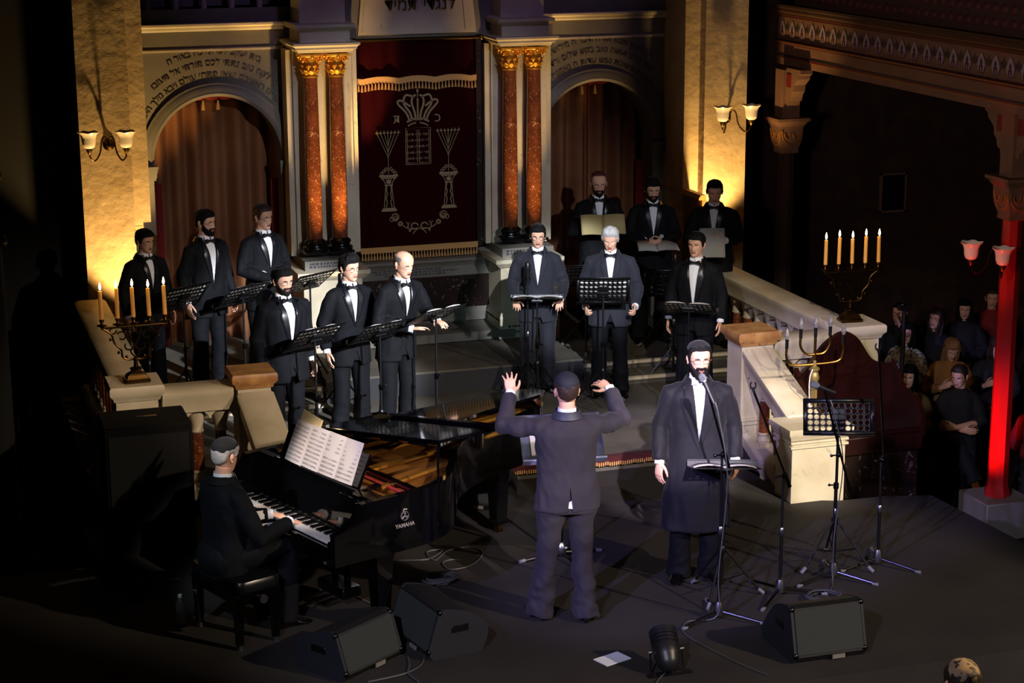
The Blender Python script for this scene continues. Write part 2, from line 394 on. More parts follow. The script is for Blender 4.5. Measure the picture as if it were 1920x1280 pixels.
# plaster piers
for sx, nm in ((-1, 'wall_left'), (1, 'wall_right')):
    mb = MB(); X = lambda a: CX+sx*a
    mb.box((X(3.21), 19.0, 1.5), (.48, .8, 6.5))
    if sx > 0: mb.box((X(2.885), 19.07, 1.5), (.17, .66, 6.5))
    else:
        mb.box((X(2.885), 19.07, 3.25), (.17, .66, 3.0))
        for k in range(4): mb.box((X(2.925-k*.02+.012), 19.07, 1.73-k*.035), (.13-k*.035, .6, .04))
    S(mb, nm+'_pier', M['plaster'])
# low partition beside the right arch
mb = MB().box((7.99, 18.8, 1.02), (.05, 1.0, 1.4)); S(mb, 'wall_partition', mat('ochre_panel', '6e5526', .6))
mb = MB().mold([(-.03, 0), (.05, 0), (.05, .02), (.03, .05), (-.03, .05)], (7.97, 19.3, 1.72), (7.97, 18.28, 1.72), (-1, 0, 0)); S(mb, 'trim_12', M['capstone'])
# brown drapes in the arches with red cloth behind, swag and ribbon
def drape(cx, x0, x1, z0, z1, y, folds, amp, name, m, label, cat='curtain', seed=1):
    rnd = random.Random(seed); n = 160; ph = [rnd.uniform(0, 6.28) for _ in range(4)]; rows = 10; vs = []; fs = []
    for j in range(rows+1):
        t_ = j/rows; z = z1+(z0-z1)*t_
        for i in range(n+1):
            u = i/n; x = x0+(x1-x0)*u
            d = math.sin(u*folds*2*PI+ph[0]+.6*math.sin(u*9+ph[1]))+.5*math.sin(u*folds*3.3+ph[2])
            vs.append((x, y+amp*d*(.55+.45*t_), z))
    for j in range(rows):
        for i in range(n): a = j*(n+1)+i; fs.append((a, a+1, a+n+2, a+n+1))
    o = MB().add(vs, fs).obj(name, m, angle=180, label=label, cat=cat)
    md = o.modifiers.new('thickness', 'SOLIDIFY'); md.thickness = .008
    return o
drape(0, CX-2.03-.68, CX-2.03+.68, ZU, 2.95, 19.72, 6.5, .075, 'drape', M['curtain'], 'brown drape hanging in the left arch behind the choir', seed=3)
drape(0, CX+2.03-.70, CX+2.03+.66, ZU, 2.95, 19.72, 6.5, .075, 'drape', M['curtain'], 'brown drape hanging in the right arch behind the choir', seed=5)
for k, (x0, x1, lab) in enumerate(((2.2, 2.56, 'red cloth between the left pier and the brown drape'), (3.68, 3.86, 'red cloth strip beside the left red marble columns'), (7.72, 7.96, 'red cloth strip at the right end of the right arch'))):
    drape(0, x0, x1, ZU, 1.98, 19.62-.02*k, 2, .015, 'red_drape', M['redcloth'], lab, seed=20+k)
for cx, lab in ((CX-2.03, 'small red swag at the top of the left arch'), (CX+2.03, 'red swag and long red ribbon at the top of the right arch')):
    t = thing('swag', lab, 'swag', (cx, 19.55, 2.86))
    mb = MB()
    for a in (-.14, 0, .14): mb.ball((a, 0, -.01), (.08, .03, .035), 12, 8)
    mb.obj('swag_cloth', M['redcloth'], t)
    for a in (-.09, .06): MB().lathe([(.005, 0), (.012, -.02), (.02, -.07), (.024, -.1), (0, -.1)], (a, -.02, -.04), 10).obj('tassel', M['fringe'], t)
    if cx > CX: MB().tube([(-.02, -.02, 0), (-.02, -.02, -1.3), (-.01, -.02, -2.3)], .014, 8, flat=.4).obj('ribbon', M['redcloth'], t)
# arch inscriptions
def arc_lines(cx, lines, lab):
    t = thing('arch_inscription', lab, 'lettering', (cx, YW, 2.24))
    for s, r, a0 in lines:
        A = frame((0, -.004, 0), (1, 0, 0), (0, 0, 1), (0, -1, 0))
        text_mesh('text_line', heb(s), .086, mat('bronze_letters', '4c4434', .5), A, t, arc=r, depth=.003)
arc_lines(CX-2.03, [("בית יעקב לכו ונלכה באור ה", 1.06, 0), ("כי לקח טוב נתתי לכם תורתי אל תעזבו", .945, 0), ("שאו שערים ראשיכם ושאו פתחי עולם ויבא מלך הכבוד", .83, 0)], 'three curved lines of raised Hebrew lettering over the left arch')
arc_lines(CX+2.03, [("כי מציון תצא תורה ודבר ה מירושלים", 1.06, 0), ("סור מרע ועשה טוב בקש שלום ורדפהו", .945, 0), ("תורת ה תמימה משיבת נפש עדות ה נאמנה מחכימת פתי", .83, 0)], 'three curved lines of raised Hebrew lettering over the right arch')
# upper parapet with little colonnettes
mb = MB().box((CX, 19.75, 4.3), (6.2, .2, 1.4)); S(mb, 'wall_upper', M['stone'])
for x0, x1 in ((2.35, 3.75), (6.5, 7.9)):
    n = 5
    for k in range(n):
        x = x0+(x1-x0)*(k+.5)/n
        S(MB().lathe([(.06, 3.6), (.06, 3.64), (.035, 3.66), (.03, 3.8), (.03, 4.3), (.05, 4.35), (.05, 4.4)], (x, 19.5, 0), 12), 'trim_13', M['marble'])
# ---------------------------------------------------------------- columns
def make_column(lab):
    t = thing('marble_column', lab, 'column', (0, 0, 1.32), group=None)
    H = 3.335-1.32
    MB().lathe([(.076, .14), (.08, .3), (.08, .7), (.073, 1.3), (.068, 1.76)], n=28).obj('shaft', M['redmarble'], t)
    MB().box((0, 0, .012), (.24, .24, .024)).lathe([(.12, .024), (.125, .04), (.12, .06), (.1, .07), (.095, .085), (.108, .1), (.106, .12), (.085, .14), (.07, .15)], n=28).obj('base', M['blackstone'], t)
    z = 1.76; mb = MB().lathe([(.066, 0), (.078, .005), (.078, .018), (.066, .024), (.066, .06), (.072, .12), (.1, .2), (.1, .21)], (0, 0, z), 24)
    mb.box((0, 0, z+.222), (.24, .24, .03), bev=.008)
    for tier, (zz, n, h) in enumerate(((.03, 8, .075), (.07, 8, .085))):
        for k in range(n):
            a = 2*PI*(k+.5*tier)/n; c, s_ = math.cos(a), math.sin(a); tx, ty = -s_, c
            rings = []
            for j in range(6):
                u = j/5; r = .07+.018*u+.03*u**3; w_ = .03*math.sin(PI*min(u+.18, 1))*(1+.25*(j % 2)); zq = z+zz+h*(u-.35*u**4)
                rings.append([(c*r+tx*w_, s_*r+ty*w_, zq), (c*(r+.012), s_*(r+.012), zq), (c*r-tx*w_, s_*r-ty*w_, zq), (c*(r-.008), s_*(r-.008), zq)])
            mb.loft(rings)
    for k in range(4):
        a = PI/4+k*PI/2
        for sg in (-1, 1):
            pts = []
            for j in range(15):
                u = j/14; th = u*2.6*PI; rr = .03*(1-.75*u)
                off = .118 - .02+ (rr*math.cos(th))*0
                d = Vector((math.cos(a+sg*.26), math.sin(a+sg*.26), 0)); n_ = Vector((-math.sin(a), math.cos(a), 0))*sg
                c0 = Vector((math.cos(a), math.sin(a), 0))*.105 - n_*-.0 + Vector((0, 0, z+.175))
                pts.append(c0 + n_*(-.012-rr*math.cos(th)*.9+.02-.03) + Vector((0, 0, rr*math.sin(th))))
            mb.tube(pts, [.009-.004*j/14 for j in range(15)], 6)
        mb.ball((math.cos(k*PI/2)*.115, math.sin(k*PI/2)*.115, z+.21), .02, 8, 6)
        mb.ball((math.cos(a)*.125, math.sin(a)*.125, z+.175), .016, 8, 6)
    mb.obj('capital', M['gold'], t)
    return t
cl = make_column('outer red marble column left of the ark, far left one of the four')
cl.location = (CX-1.033-.13, 18.82, 1.325)
for dx, lab in ((-1.033+.13, 'red marble column left of the ark, right one of its pair'), (1.033-.13, 'red marble column right of the ark, left one of its pair'), (1.033+.13, 'outer red marble column right of the ark beside the right arch')):
    dup(cl, (CX+dx, 18.82, 1.325), 0, lab)
for sx, lab in ((-1, 'left stone pedestal under the twin red columns'), (1, 'right stone pedestal under the twin red columns, behind the singer in round glasses')):
    cx = CX+sx*1.033
    t = thing('column_pedestal', lab, 'pedestal', (cx, 18.95, ZU))
    mb = MB().box((0, -.02, .55), (.6, .62, .62)); ring_mold(mb, [(0, .0), (.02, .0), (.05, .03), (.07, .05), (.07, .09), (0, .1)], -.3, .3, -.33, .33, .80)
    mb.obj('die', M['marble'], t)
    mb = MB().box((0, -.02, .945), (.56, .60, .095)); mb.obj('inscribed_block', M['stone'], t)
    mb = MB().box((0, -.02, .13), (.66, .7, .25)); ring_mold(mb, [(0.03, 0), (.03, .02), (.015, .04), (.015, .07), (0, .09)], -.3, .3, -.33, .33, .24)
    mb.obj('plinth', M['marble'], t)
    mb = MB()
    for z, y in ((.965, -.322), (.935, -.322), (.18, -.372), (.12, -.372)):
        x = -.22
        while x < .2:
            wd = random.uniform(.012, .03); mb.box((x, y, z), (wd, .004, .022)); x += wd+.012
    mb.obj('inscription', M['ink'], t)
# ---------------------------------------------------------------- ark curtain with embroidery
t = thing('ark_curtain', 'dark crimson velvet ark curtain with gold embroidery between the columns', 'curtain', (CX-.0, 19.12, 1.25))
def cvy(x, z): return .012*math.sin(x*21+1)+.008*math.sin(x*43+z*.6)
n = 70; vs = []; fs = []
for j in range(21):
    for i in range(n+1):
        x = -.63+1.26*i/n; z = .02+2.12*j/20; sag = .03*(1-(x/.63)**2)*0
        vs.append((x, cvy(x, z)*(.4+.6*abs(x)/.63), z-.02*math.cos(x*2.2)*0))
for j in range(20):
    for i in range(n): a = j*(n+1)+i; fs.append((a, a+1, a+n+2, a+n+1))
MB().add(vs, fs).obj('velvet', M['velvet'], t, angle=180)
# embroidered designs: raised gold cord
E = MB(); ey = -.03
def cord(p, r=.006): E.tube([(a, ey, b) for a, b in p], r, 6)
def loopc(cx, cz, rx, rz, r=.006, k=18, a0=0, a1=2*PI): cord([(cx+rx*math.cos(a0+(a1-a0)*i/k), cz+rz*math.sin(a0+(a1-a0)*i/k)) for i in range(k+1)], r)
zc = 1.50
for sx in (-1, 1):  # crown bands
    for k, (b0, m0, t0, hz) in enumerate(((.02, .06, .035, .28), (.055, .14, .07, .30), (.085, .2, .15, .25))):
        cord(catmull([(sx*b0, 0, zc+.02), (sx*(b0+.3*(m0-b0)), 0, zc+.1), (sx*m0, 0, zc+.19), (sx*(m0*.85), 0, zc+hz-.03), (sx*t0*.5, 0, zc+hz-.01-.04*k)], 5) and [(p.x, p.z) for p in catmull([(sx*b0, 0, zc+.02), (sx*(b0+.3*(m0-b0)), 0, zc+.1), (sx*m0, 0, zc+.19), (sx*(m0*.85), 0, zc+hz-.03), (sx*t0*.5, 0, zc+hz-.01-.04*k)], 5)], .012)
    cord([(sx*(.02+.018*i), zc+.035-.004*i*i*.3) for i in range(6)], .012); cord([(sx*(.02+.016*i), zc-.005-.004*i*i*.3) for i in range(6)], .008)
cord([(0, zc+.02), (0, zc+.24)], .01); E.ball((0, ey, zc+.31), (.014, .01, .02), 8, 6); cord([(0, zc+.25), (0, zc+.31)], .005)
for x0, x1, z0, z1, r in ((-.125, .125, 1.085, 1.445, .005), (-.11, -.01, 1.1, 1.425, .004), (.01, .11, 1.1, 1.425, .004)):
    cord([(x0, z0), (x1, z0), (x1, z1), (x0, z1), (x0, z0)], r)
for sx in (-1, 1):
    cx = sx*.305
    for k in range(7):
        a = (k-3)*.036; top = 1.405
        cord([(cx+a, top), (cx+a*.06+(.0), 1.33-.05*abs(k-3)), (cx, 1.30-.05*abs(k-3))] if k != 3 else [(cx, top), (cx, 1.0)], .004)
        E.box((cx+a, ey, top+.003), (.028, .008, .01)); E.tube([(cx+a, ey, top+.01), (cx+a, ey, top+.03)], [.006, .001], 6)
    for s2 in (-1, 1):
        for q in range(3): loopc(cx+s2*(.025+.022*q), 1.05-.022*q, .014, .014, .005, 10)
        cord([(cx+s2*.03, .885), (cx+s2*.038, .79), (cx+s2*.05, .665)], .005)
        cord([(p.x, p.z) for p in catmull([(cx+s2*.018, 0, .885), (cx+s2*.026, 0, .84), (cx+s2*.016, 0, .8), (cx+s2*.028, 0, .76), (cx+s2*.018, 0, .72), (cx+s2*.03, 0, .67)], 4)], .006)
        cord([(p.x, p.z) for p in catmull([(cx+s2*.075, 0, .97), (cx+s2*.045, 0, .93), (cx+s2*.03, 0, .895)], 4)], .005)
    E.box((cx, ey, .982), (.19, .01, .02)); E.box((cx, ey, .962), (.16, .01, .012)); E.box((cx, ey, .89), (.08, .01, .012))
    E.box((cx, ey, .655), (.13, .01, .014)); E.box((cx, ey, .637), (.155, .01, .02)); E.prism([(-.02, 0), (-.028, .05), (-.01, .03), (0, .06), (.01, .03), (.028, .05), (.02, 0)], .01, frame((cx, ey+.005, .905), (1, 0, 0), (0, 0, 1), (0, -1, 0)))
    # flower garland
    loopc(sx*.245, .565, .035, .035, .006, 16); loopc(sx*.28, .545, .022, .022, .005, 12); loopc(sx*.24, .56, .018, .018, .005, 12)
    cord([(sx*.24, .52), (sx*.235, .56)], .006)
    for q in range(7): E.ball((sx*.195+.018*math.cos(q*.9), ey, .495+.018*math.sin(q*.9)), (.011, .006, .011), 8, 5)
    cord([(p.x, p.z) for p in catmull([(sx*.17, 0, .475), (sx*.13, 0, .45), (sx*.09, 0, .435), (sx*.03, 0, .44)], 5)], .006)
    cord([(sx*.12, .45), (sx*.115, .49)], .008); cord([(sx*.1, .51), (sx*.115, .48), (sx*.135, .51)], .007)
    cord([(sx*.09, .44), (sx*.105, .41)], .012)
    loopc(sx*.05, .465, .035, .03, .008, 16, 0, 5.5); cord([(0, .445), (sx*.04, .42), (sx*.06, .4), (sx*.07, .385)], .006)
zmap = lambda z: .15+1.038*(z-.385)
for p in E.v: p.z = zmap(p.z); p.x *= 1.05
E.obj('embroidery', M['goldthread'], t)
for k, (rt, lt) in enumerate((("אנכי ה", "לא תרצח"), ("לא יהיה", "לא תנאף"), ("לא תשא", "לא תגנב"), ("זכור את", "לא תענה"), ("כבד את", "לא תחמד"))):
    for s, x in ((rt, .06), (lt, -.06)):
        text_mesh('embroidered_words', heb(s), .036, M['goldthread'], frame((x, ey, zmap(1.372-.06*k)), (1, 0, 0), (0, 0, 1), (0, -1, 0)), t, depth=.002)
for s, x in (('כ', .21), ('ת', -.22)):
    text_mesh('embroidered_letter', s, .13, M['goldthread'], frame((x, ey, zmap(1.5)), (1, 0, 0), (0, 0, 1), (0, -1, 0)), t, depth=.003)
# bottom fringe and tasselled valance
def fringe(zb, n, wavy, nm):
    mb = MB(); ts = []
    f = lambda x: zb + (.022*abs(math.cos(x*8.2)) if wavy else 0)
    for i in range(60):
        a, b = -.63+1.26*i/60, -.63+1.26*(i+1)/60
        mb.add([(a, ey-.006, f(a)-.03), (b, ey-.006, f(b)-.03), (b, ey-.006, f(b)+.03), (a, ey-.006, f(a)+.03), (a, ey+.012, f(a)-.03), (b, ey+.012, f(b)-.03), (b, ey+.012, f(b)+.03), (a, ey+.012, f(a)+.03)], [(0, 1, 2, 3), (4, 7, 6, 5), (0, 4, 5, 1), (3, 2, 6, 7)])
    mb.obj(nm, M['fringe'], t)
    for i in range(n):
        x = -.615+1.23*i/(n-1)
        MB().lathe([(.003, 0), (.008, -.012), (.006, -.02), (.011, -.05), (.014, -.07), (0, -.07)], (x, ey-.008, f(x)-.03), 8).obj('tassel', M['fringe'], t)
fringe(.0, 40, False, 'fringe_band'); fringe(1.735, 36, True, 'valance_band')
t = thing('curtain_rail', 'dark curtain rail with gilt fittings above the ark curtain', 'rail', (CX, 19.1, 3.40))
MB().tube([(-.68, 0, 0), (.68, 0, 0)], .014, 10).obj('rod', M['bronze'], t)
for s in (-1, 1): MB().ball((s*.69, 0, 0), .03, 12, 8).box((s*.66, .05, -.1), (.05, .05, .12)).obj('bracket', M['brass'], t)

# ================================================================ balustrades, newels
BAL = [(.055, 0), (.055, .03), (.062, .05), (.05, .07), (.045, .09), (.052, .1), (.05, .12)]
def baluster(t, p, zb, zt, m_shaft):
    H = zt-zb
    b = MB().lathe([(r, z) for r, z in BAL], (p[0], p[1], zb), 16).box((p[0], p[1], zb+.012), (.13, .13, .024))
    b.lathe([(.045, H*.68), (.055, H*.7), (.048, H*.73), (.05, H*.78), (.068, H*.88), (.075, H*.93), (.075, H)], (p[0], p[1], zb), 16)
    o = b.obj('baluster', M['marble'], t)
    MB().lathe([(.046, .12), (.048, H*.35), (.044, H*.68)], (p[0], p[1], zb), 16).obj('baluster_shaft', m_shaft, o)
def rail_run(lab, a, b, zf, n, slope=0, zt=.93):
    """stone railing from a to b (xy), floor zf at a; slope = drop over the run"""
    a, b = Vector((*a, zf)), Vector((*b, zf-slope)); d = (b-a); dh = Vector((d.x, d.y, 0)).normalized(); L = Vector((d.x, d.y)).length
    t = thing('stone_balustrade', lab, 'balustrade', a); side = Vector((dh.y, -dh.x, 0)); b = b-a; up = Vector((0, 0, 1))
    def sweep(prof): return MB().loft([[p+side*u+up*v for u, v in prof] for p in (Vector((0, 0, 0)), b)])
    sweep([(-.15, zt-.06), (-.13, zt-.09), (-.13, zt-.19), (.13, zt-.19), (.13, zt-.09), (.15, zt-.06), (.15, zt-.02), (.12, zt), (-.12, zt), (-.15, zt-.02)]).obj('handrail', M['marble'], t)
    sweep([(-.13, 0), (-.13, .09), (-.1, .12), (.1, .12), (.13, .09), (.13, 0)]).obj('base_rail', M['marble'], t)
    for k in range(n):
        u = (k+.5)/n; p = b*u
        baluster(t, p, p.z+.1, p.z+zt-.19, M['redmarble'])
    # scalloped hangers under the handrail, between the balusters
    low = []; top = []
    for k in range(n*10+1):
        u = k/(n*10); p = b*u; q = abs(math.sin(PI*(u*n))); low.append(p+up*(zt-.19-.075*(1-q**.6))); top.append(p+up*(zt-.188))
    MB().loft([[a+side*s_ for a, s_ in ((l_, -.1), (l_, .1), (t_, .1), (t_, -.1))] for l_, t_ in zip(low, top)]).obj('scalloped_edge', M['marble'], t)
    return t
def newel(lab, x, y, zf, w, h, top='capstone'):
    t = thing('newel_post', lab, 'post', (x, y, zf))
    mb = MB().box((0, 0, h*.5), (w, w, h)); 
    for z in (.02, .2, .235): mb.box((0, 0, z), (w+.05-.02*(z > .1), w+.05-.02*(z > .1), .03))
    mb.obj('shaft', M['marble'], t)
    rings = []
    for a_, b_ in [(.0, 0), (.015, .0), (.025, .03), (.05, .06), (.05, .11), (.04, .125), (0, .125)]:
        q = w/2+a_; rings.append([(-q, -q, h+b_), (q, -q, h+b_), (q, q, h+b_), (-q, q, h+b_)])
    MB().loft(rings).obj('cap', M[top], t)
    return t
nR = (7.06, 15.1); cR = (8.06, 15.12); nL = (2.62, 15.1); cL = (1.68, 15.12)
newel('newel post with an ochre marble cap at the top of the right stair rail', *nR, ZM, .30, .9)
newel('newel post with ochre marble cap atop the left stair rail, behind the pianist', *nL, ZM, .27, .9)
newel('corner post of the right balustrade carrying the right candelabrum', *cR, ZM, .36, .88, 'marble')
newel('corner post of the left balustrade carrying the left candelabrum', *cL, ZM, .33, .88, 'marble')
rail_run('short stone railing between the right newel and the right corner post', (nR[0]+.17, 15.1), (cR[0]-.2, 15.1), ZM, 3)
rail_run('short stone railing between the left corner post and the left newel', (cL[0]+.2, 15.1), (nL[0]-.17, 15.1), ZM, 3)
rail_run('long stone railing running back from the right candelabrum to the wall', (cR[0], 15.32), (8.06, 18.5), ZM, 12, zt=.95)
rail_run('long stone railing running back from the left candelabrum to the left pier', (cL[0], 15.32), (1.68, 18.5), ZM, 12, zt=.95)
rail_run('sloping stone stair rail beside the soloist', (nR[0], 14.93), (nR[0]-.02, 13.98), ZM, 3, .34, .88)
rail_run('sloping stone stair rail behind the piano', (nL[0], 14.93), (nL[0]+.02, 13.98), ZM, 3, .34, .88)
# lower stair pedestals
def low_pedestal(lab, x):
    t = thing('stair_pedestal', lab, 'pedestal', (x, 13.82, -.9))
    mb = MB().box((0, 0, .72), (.48, .30, 1.44)); 
    for z in (1.38, 1.42): mb.box((0, 0, z), (.52, .34, .02))
    mb.obj('block', M['marble'], t)
    rings = []
    for a_, b_ in [(.0, 0), (.02, .0), (.03, .03), (.05, .06), (.05, .1), (0, .1)]:
        rings.append([(-.24-a_, -.15-a_, 1.44+b_), (.24+a_, -.15-a_, 1.44+b_), (.24+a_, .15+a_, 1.44+b_), (-.24-a_, .15+a_, 1.44+b_)])
    MB().loft(rings).obj('cap', M['marble'], t)
low_pedestal('lower stone stair pedestal glowing white beside the right music stand', 7.03)
low_pedestal('lower stone stair pedestal hidden behind the piano', 2.66)
# ---------------------------------------------------------------- candelabra
def candelabrum(lab, loc, rz):
    t = thing('candelabrum', lab, 'candelabrum', loc, rz)
    mb = MB().box((0, 0, .015), (.2, .14, .03), bev=.006); mb.loft([[(-q, -q*.7, z), (q, -q*.7, z), (q, q*.7, z), (-q, q*.7, z)] for q, z in ((.085, .03), (.075, .06), (.04, .085), (.03, .1))])
    mb.lathe([(.03, .1), (.05, .105), (.05, .115), (.02, .125), (.016, .17), (.026, .18), (.014, .2)], n=16)
    mb.obj('foot', M['bronze'], t)
    mb = MB()
    for sx in (-1, 1):
        mb.tube(catmull([(sx*.0, 0, .19), (sx*.05, 0, .185), (sx*.1, 0, .21), (sx*.11, 0, .27), (sx*.16, 0, .33), (sx*.18, 0, .4), (sx*.24, 0, .45)], 6), .009, 8)
        for cx, cz, r, a0, a1 in ((.1, .38, .04, .5, 5.5), (.05, .3, .045, 2, 7), (.17, .43, .03, 3, 8), (.04, .42, .035, 1, 6.2)):
            mb.tube([(sx*(cx+r*(1-.4*i/16)*math.cos(a0+(a1-a0)*i/16)), 0, cz+r*(1-.4*i/16)*math.sin(a0+(a1-a0)*i/16)) for i in range(17)], .0065, 6)
        mb.tube(catmull([(0, 0, .2), (sx*.035, 0, .25), (0, 0, .3), (sx*.03, 0, .35), (sx*.05, 0, .45)], 5), .007, 6)
        for q in ((.13, .25), (.19, .36), (.07, .21)): mb.ball((sx*q[0], 0, q[1]), .013, 8, 6)
    mb.obj('scroll_frame', M['bronze'], t)
    mb = MB().tube([(-.26, 0, .455), (.26, 0, .455)], .009, 8); mb.obj('crossbar', M['bronze'], t)
    for k in range(5):
        x = (k-2)*.125; z = .46
        MB().lathe([(.012, 0), (.02, .01), (.042, .016), (.042, .022), (.016, .028), (.012, .045), (.02, .052), (.018, .07), (.013, .07)], (x, 0, z), 16).obj('candle_cup', M['bronze'], t)
        h = .235 + random.uniform(-.01, .012)
        c = MB().tube([(x, 0, z+.06), (x+random.uniform(-.003, .003), 0, z+.06+h)], [.017, .015], 14).obj('candle', M['candle'], t)
        MB().lathe([(.002, 0), (.008, .01), (.0105, .022), (.007, .042), (.0015, .062)], (x, 0, z+.068+h), 10).obj('flame', M['flame'], c)
        L = point('candle_light', (0, 0, 0), .35, (1, .6, .25), .02); L.parent = t; L.location = (x, -.02, z+.11+h)
    return t
candelabrum('five-branched bronze candelabrum with lit candles on the left corner post', (cL[0]+.02, 15.08, ZM+.88+.125), .05)
candelabrum('five-branched bronze candelabrum with lit candles on the right corner post', (cR[0]-.02, 15.12, ZM+.88+.125), -.1)
# electric menorah on its own post by the wooden seat
def electric_menorah(loc):
    t = thing('menorah_lamp', 'tall brass menorah lamp with five unlit bulbs beside the wooden seat', 'lamp', loc)
    MB().lathe([(.11, 0), (.11, .02), (.07, .05), (.03, .07), (.028, .1)], n=20).obj('base', M['brass'], t)
    mb = MB(); 
    n = 24; rings = []
    for z in (.1, 1.02): rings.append([((.03 if k % 2 else .025)*math.cos(2*PI*k/n), (.03 if k % 2 else .025)*math.sin(2*PI*k/n), z) for k in range(n)])
    mb.loft(rings); mb.lathe([(.03, 1.02), (.045, 1.03), (.045, 1.05), (.03, 1.06), (.035, 1.09), (.045, 1.12), (.035, 1.16), (.028, 1.17), (.045, 1.19), (.045, 1.2), (.02, 1.22), (.014, 1.27)], n=20)
    mb.obj('fluted_post', mat('brass_pale', '7d6a3c', .45, metal=.6), t)
    mb = MB().tube([(0, 0, 1.2), (0, 0, 1.47)], .012, 10)
    for w_, z in ((.135, 1.32), (.26, 1.235)):
        mb.tube(catmull([(-w_, 0, z+.16), (-w_, 0, z+.08), (-w_+.05, 0, z+.01), (0, 0, z), (w_-.05, 0, z+.01), (w_, 0, z+.08), (w_, 0, z+.16)], 6), .011, 8)
    mb.obj('arms', M['brass'], t)
    for x, z in ((-.26, 1.39), (-.135, 1.47), (0, 1.47), (.135, 1.47), (.26, 1.39)):
        h = MB().lathe([(.014, 0), (.014, .06), (.016, .075), (.01, .08)], (x, 0, z), 12).obj('bulb_holder', M['black'], t)
        MB().lathe([(.01, .0), (.02, .025), (.022, .045), (.014, .075), (.003, .1)], (x, 0, z+.075), 14).obj('bulb', M['bulb'], h)
    MB().tube(catmull([(-.03, -.03, 1.2), (-.06, -.035, 1.1), (-.05, -.035, .8), (-.055, -.035, .4), (-.05, -.03, .1)], 5), .004, 6).obj('flex', M['shirt'], t)
p = onY(1527, 690, 14.1)
electric_menorah((p.x, 14.1, p.z-1.2))
# wooden seat with curved back and dark marble plinth
t = thing('wooden_seat', 'dark red wooden seat with wave-shaped back on a dark marble plinth, right of the stair', 'seat', (7.78, 14.45, -.9))
prof = [(-.46, 1.2), (-.46, 1.62)] + [(p_.x, p_.z) for p_ in catmull([(-.46, 0, 1.68), (-.36, 0, 1.74), (-.2, 0, 1.94), (-.02, 0, 2.04), (.12, 0, 1.98), (.27, 0, 1.78), (.42, 0, 1.72), (.5, 0, 1.72)], 6)] + [(.5, 1.2)]
MB().prism(prof, .05, frame((0, .3, 0), (1, 0, 0), (0, 0, 1), (0, -1, 0))).obj('seat_back', M['wood'], t)
MB().box((.02, 0, 1.26), (.98, .56, .05), bev=.012).box((.02, -.26, 1.16), (.96, .04, .16), bev=.01).obj('seat_board', M['wood'], t)
for x in (-.45, .49): MB().prism([(-.3, 1.2), (.28, 1.2), (.28, 1.75), (.05, 1.55), (-.2, 1.5), (-.3, 1.4)], .04, frame((x-.02, 0, 0), (0, 1, 0), (0, 0, 1), (1, 0, 0))).obj('arm', M['wood'], t)
MB().box((.02, 0, .6), (.92, .5, 1.2)).obj('marble_plinth', M['darkmarble'], t)
# ---------------------------------------------------------------- gallery on the right
gx = 9.28
t = thing('gallery_beam', 'painted gallery front with a frieze of pale pointed palmettes on the right', 'gallery', (gx, 12.5, 3.05))
y0, y1 = -2.5, 6.8
def gm(prof): return MB().loft([[(-a, y, b) for a, b in prof] for y in (y0, y1)])
gm([(0, -.05), (.03, -.05), (.03, .02), (.035, .02), (.035, .06), (.03, .06), (.03, .17), (0, .17), (-.4, .17), (-.4, -.05)]).obj('beam', M['paint'], t)
def stripe(z, h, col, d=.04): MB().box((-d/2+.004, (y0+y1)/2, z), (d, y1-y0, h)).obj('stripe', col, t)
bluep = mat('blue_paint', '1c2430', .6); redp = mat('red_paint', '6a160c', .6); goldp = mat('gold_paint', 'a06a28', .45, metal=.4); greyp = mat('grey_palmette', '8d7f88', .7); maroonp = mat('maroon_paint', '4a1a18', .7); greenp = mat('dark_olive_paint', '2c2c24', .7)
stripe(.04, .012, redp, .045); stripe(.055, .012, bluep, .045); stripe(.022, .008, goldp, .045)
gm([(0, .17), (.05, .17), (.06, .19), (.06, .205), (.03, .215), (.03, .22), (0, .22), (-.4, .22), (-.4, .17)]).obj('lower_molding', maroonp, t)
stripe(.195, .01, goldp, .066)
gm([(0, .22), (.02, .22), (.02, .46), (-.4, .46), (-.4, .22)]).obj('frieze', M['paint'], t)
mbs = [MB(), MB(), MB()]
k = 0; y = y1-.12
while y > y0+.1:
    A = frame((-.024, y, .255), (0, -1, 0), (0, 0, 1), (-1, 0, 0))
    def lance(w_, h_, z0): return [(-w_*.55, z0), (-w_, z0+h_*.35), (-w_*.8, z0+h_*.6), (-w_*.35, z0+h_*.85), (0, z0+h_), (w_*.35, z0+h_*.85), (w_*.8, z0+h_*.6), (w_, z0+h_*.35), (w_*.55, z0)]
    mbs[0].prism(lance(.075, .185, -.008), .002, A)
    A2 = A @ Matrix.Translation((0, 0, .003)); out = lance(.068, .175, 0); inn = lance(.03, .11, .02)
    mbs[1].prism(out, .002, A2)
    A3 = A @ Matrix.Translation((0, 0, .006)); mbs[0].prism([(0, .125), (-.02, .09), (-.012, .06), (-.03, .06), (-.03, .01), (-.012, -.005), (-.008, .04), (0, .05), (.008, .04), (.012, -.005), (.03, .01), (.03, .06), (.012, .06), (.02, .09)], .002, A3)
    for dx, hh in ((-.035, .07), (0, .1), (.035, .07)):
        A4 = A @ Matrix.Translation((.12, .06, .001)); mbs[2].prism([(dx*.3, 0), (dx-.012, hh*.6), (dx*1.1, hh), (dx+.012, hh*.6)], .002, A4)
    y -= .238; k += 1
mbs[0].obj('palmette_border', maroonp, t, smooth=False); mbs[1].obj('palmettes', greyp, t, smooth=False); mbs[2].obj('leaf_sprays', greenp, t, smooth=False)
gm([(0, .46), (.04, .46), (.04, .475), (.07, .49), (.07, .505), (.1, .53), (.1, .56), (.12, .575), (.12, .6), (0, .6), (-.4, .6), (-.4, .46)]).obj('upper_molding', mat('umber_paint', '3a2416', .6), t)
stripe(.482, .014, redp, .065); stripe(.518, .012, goldp, .088)
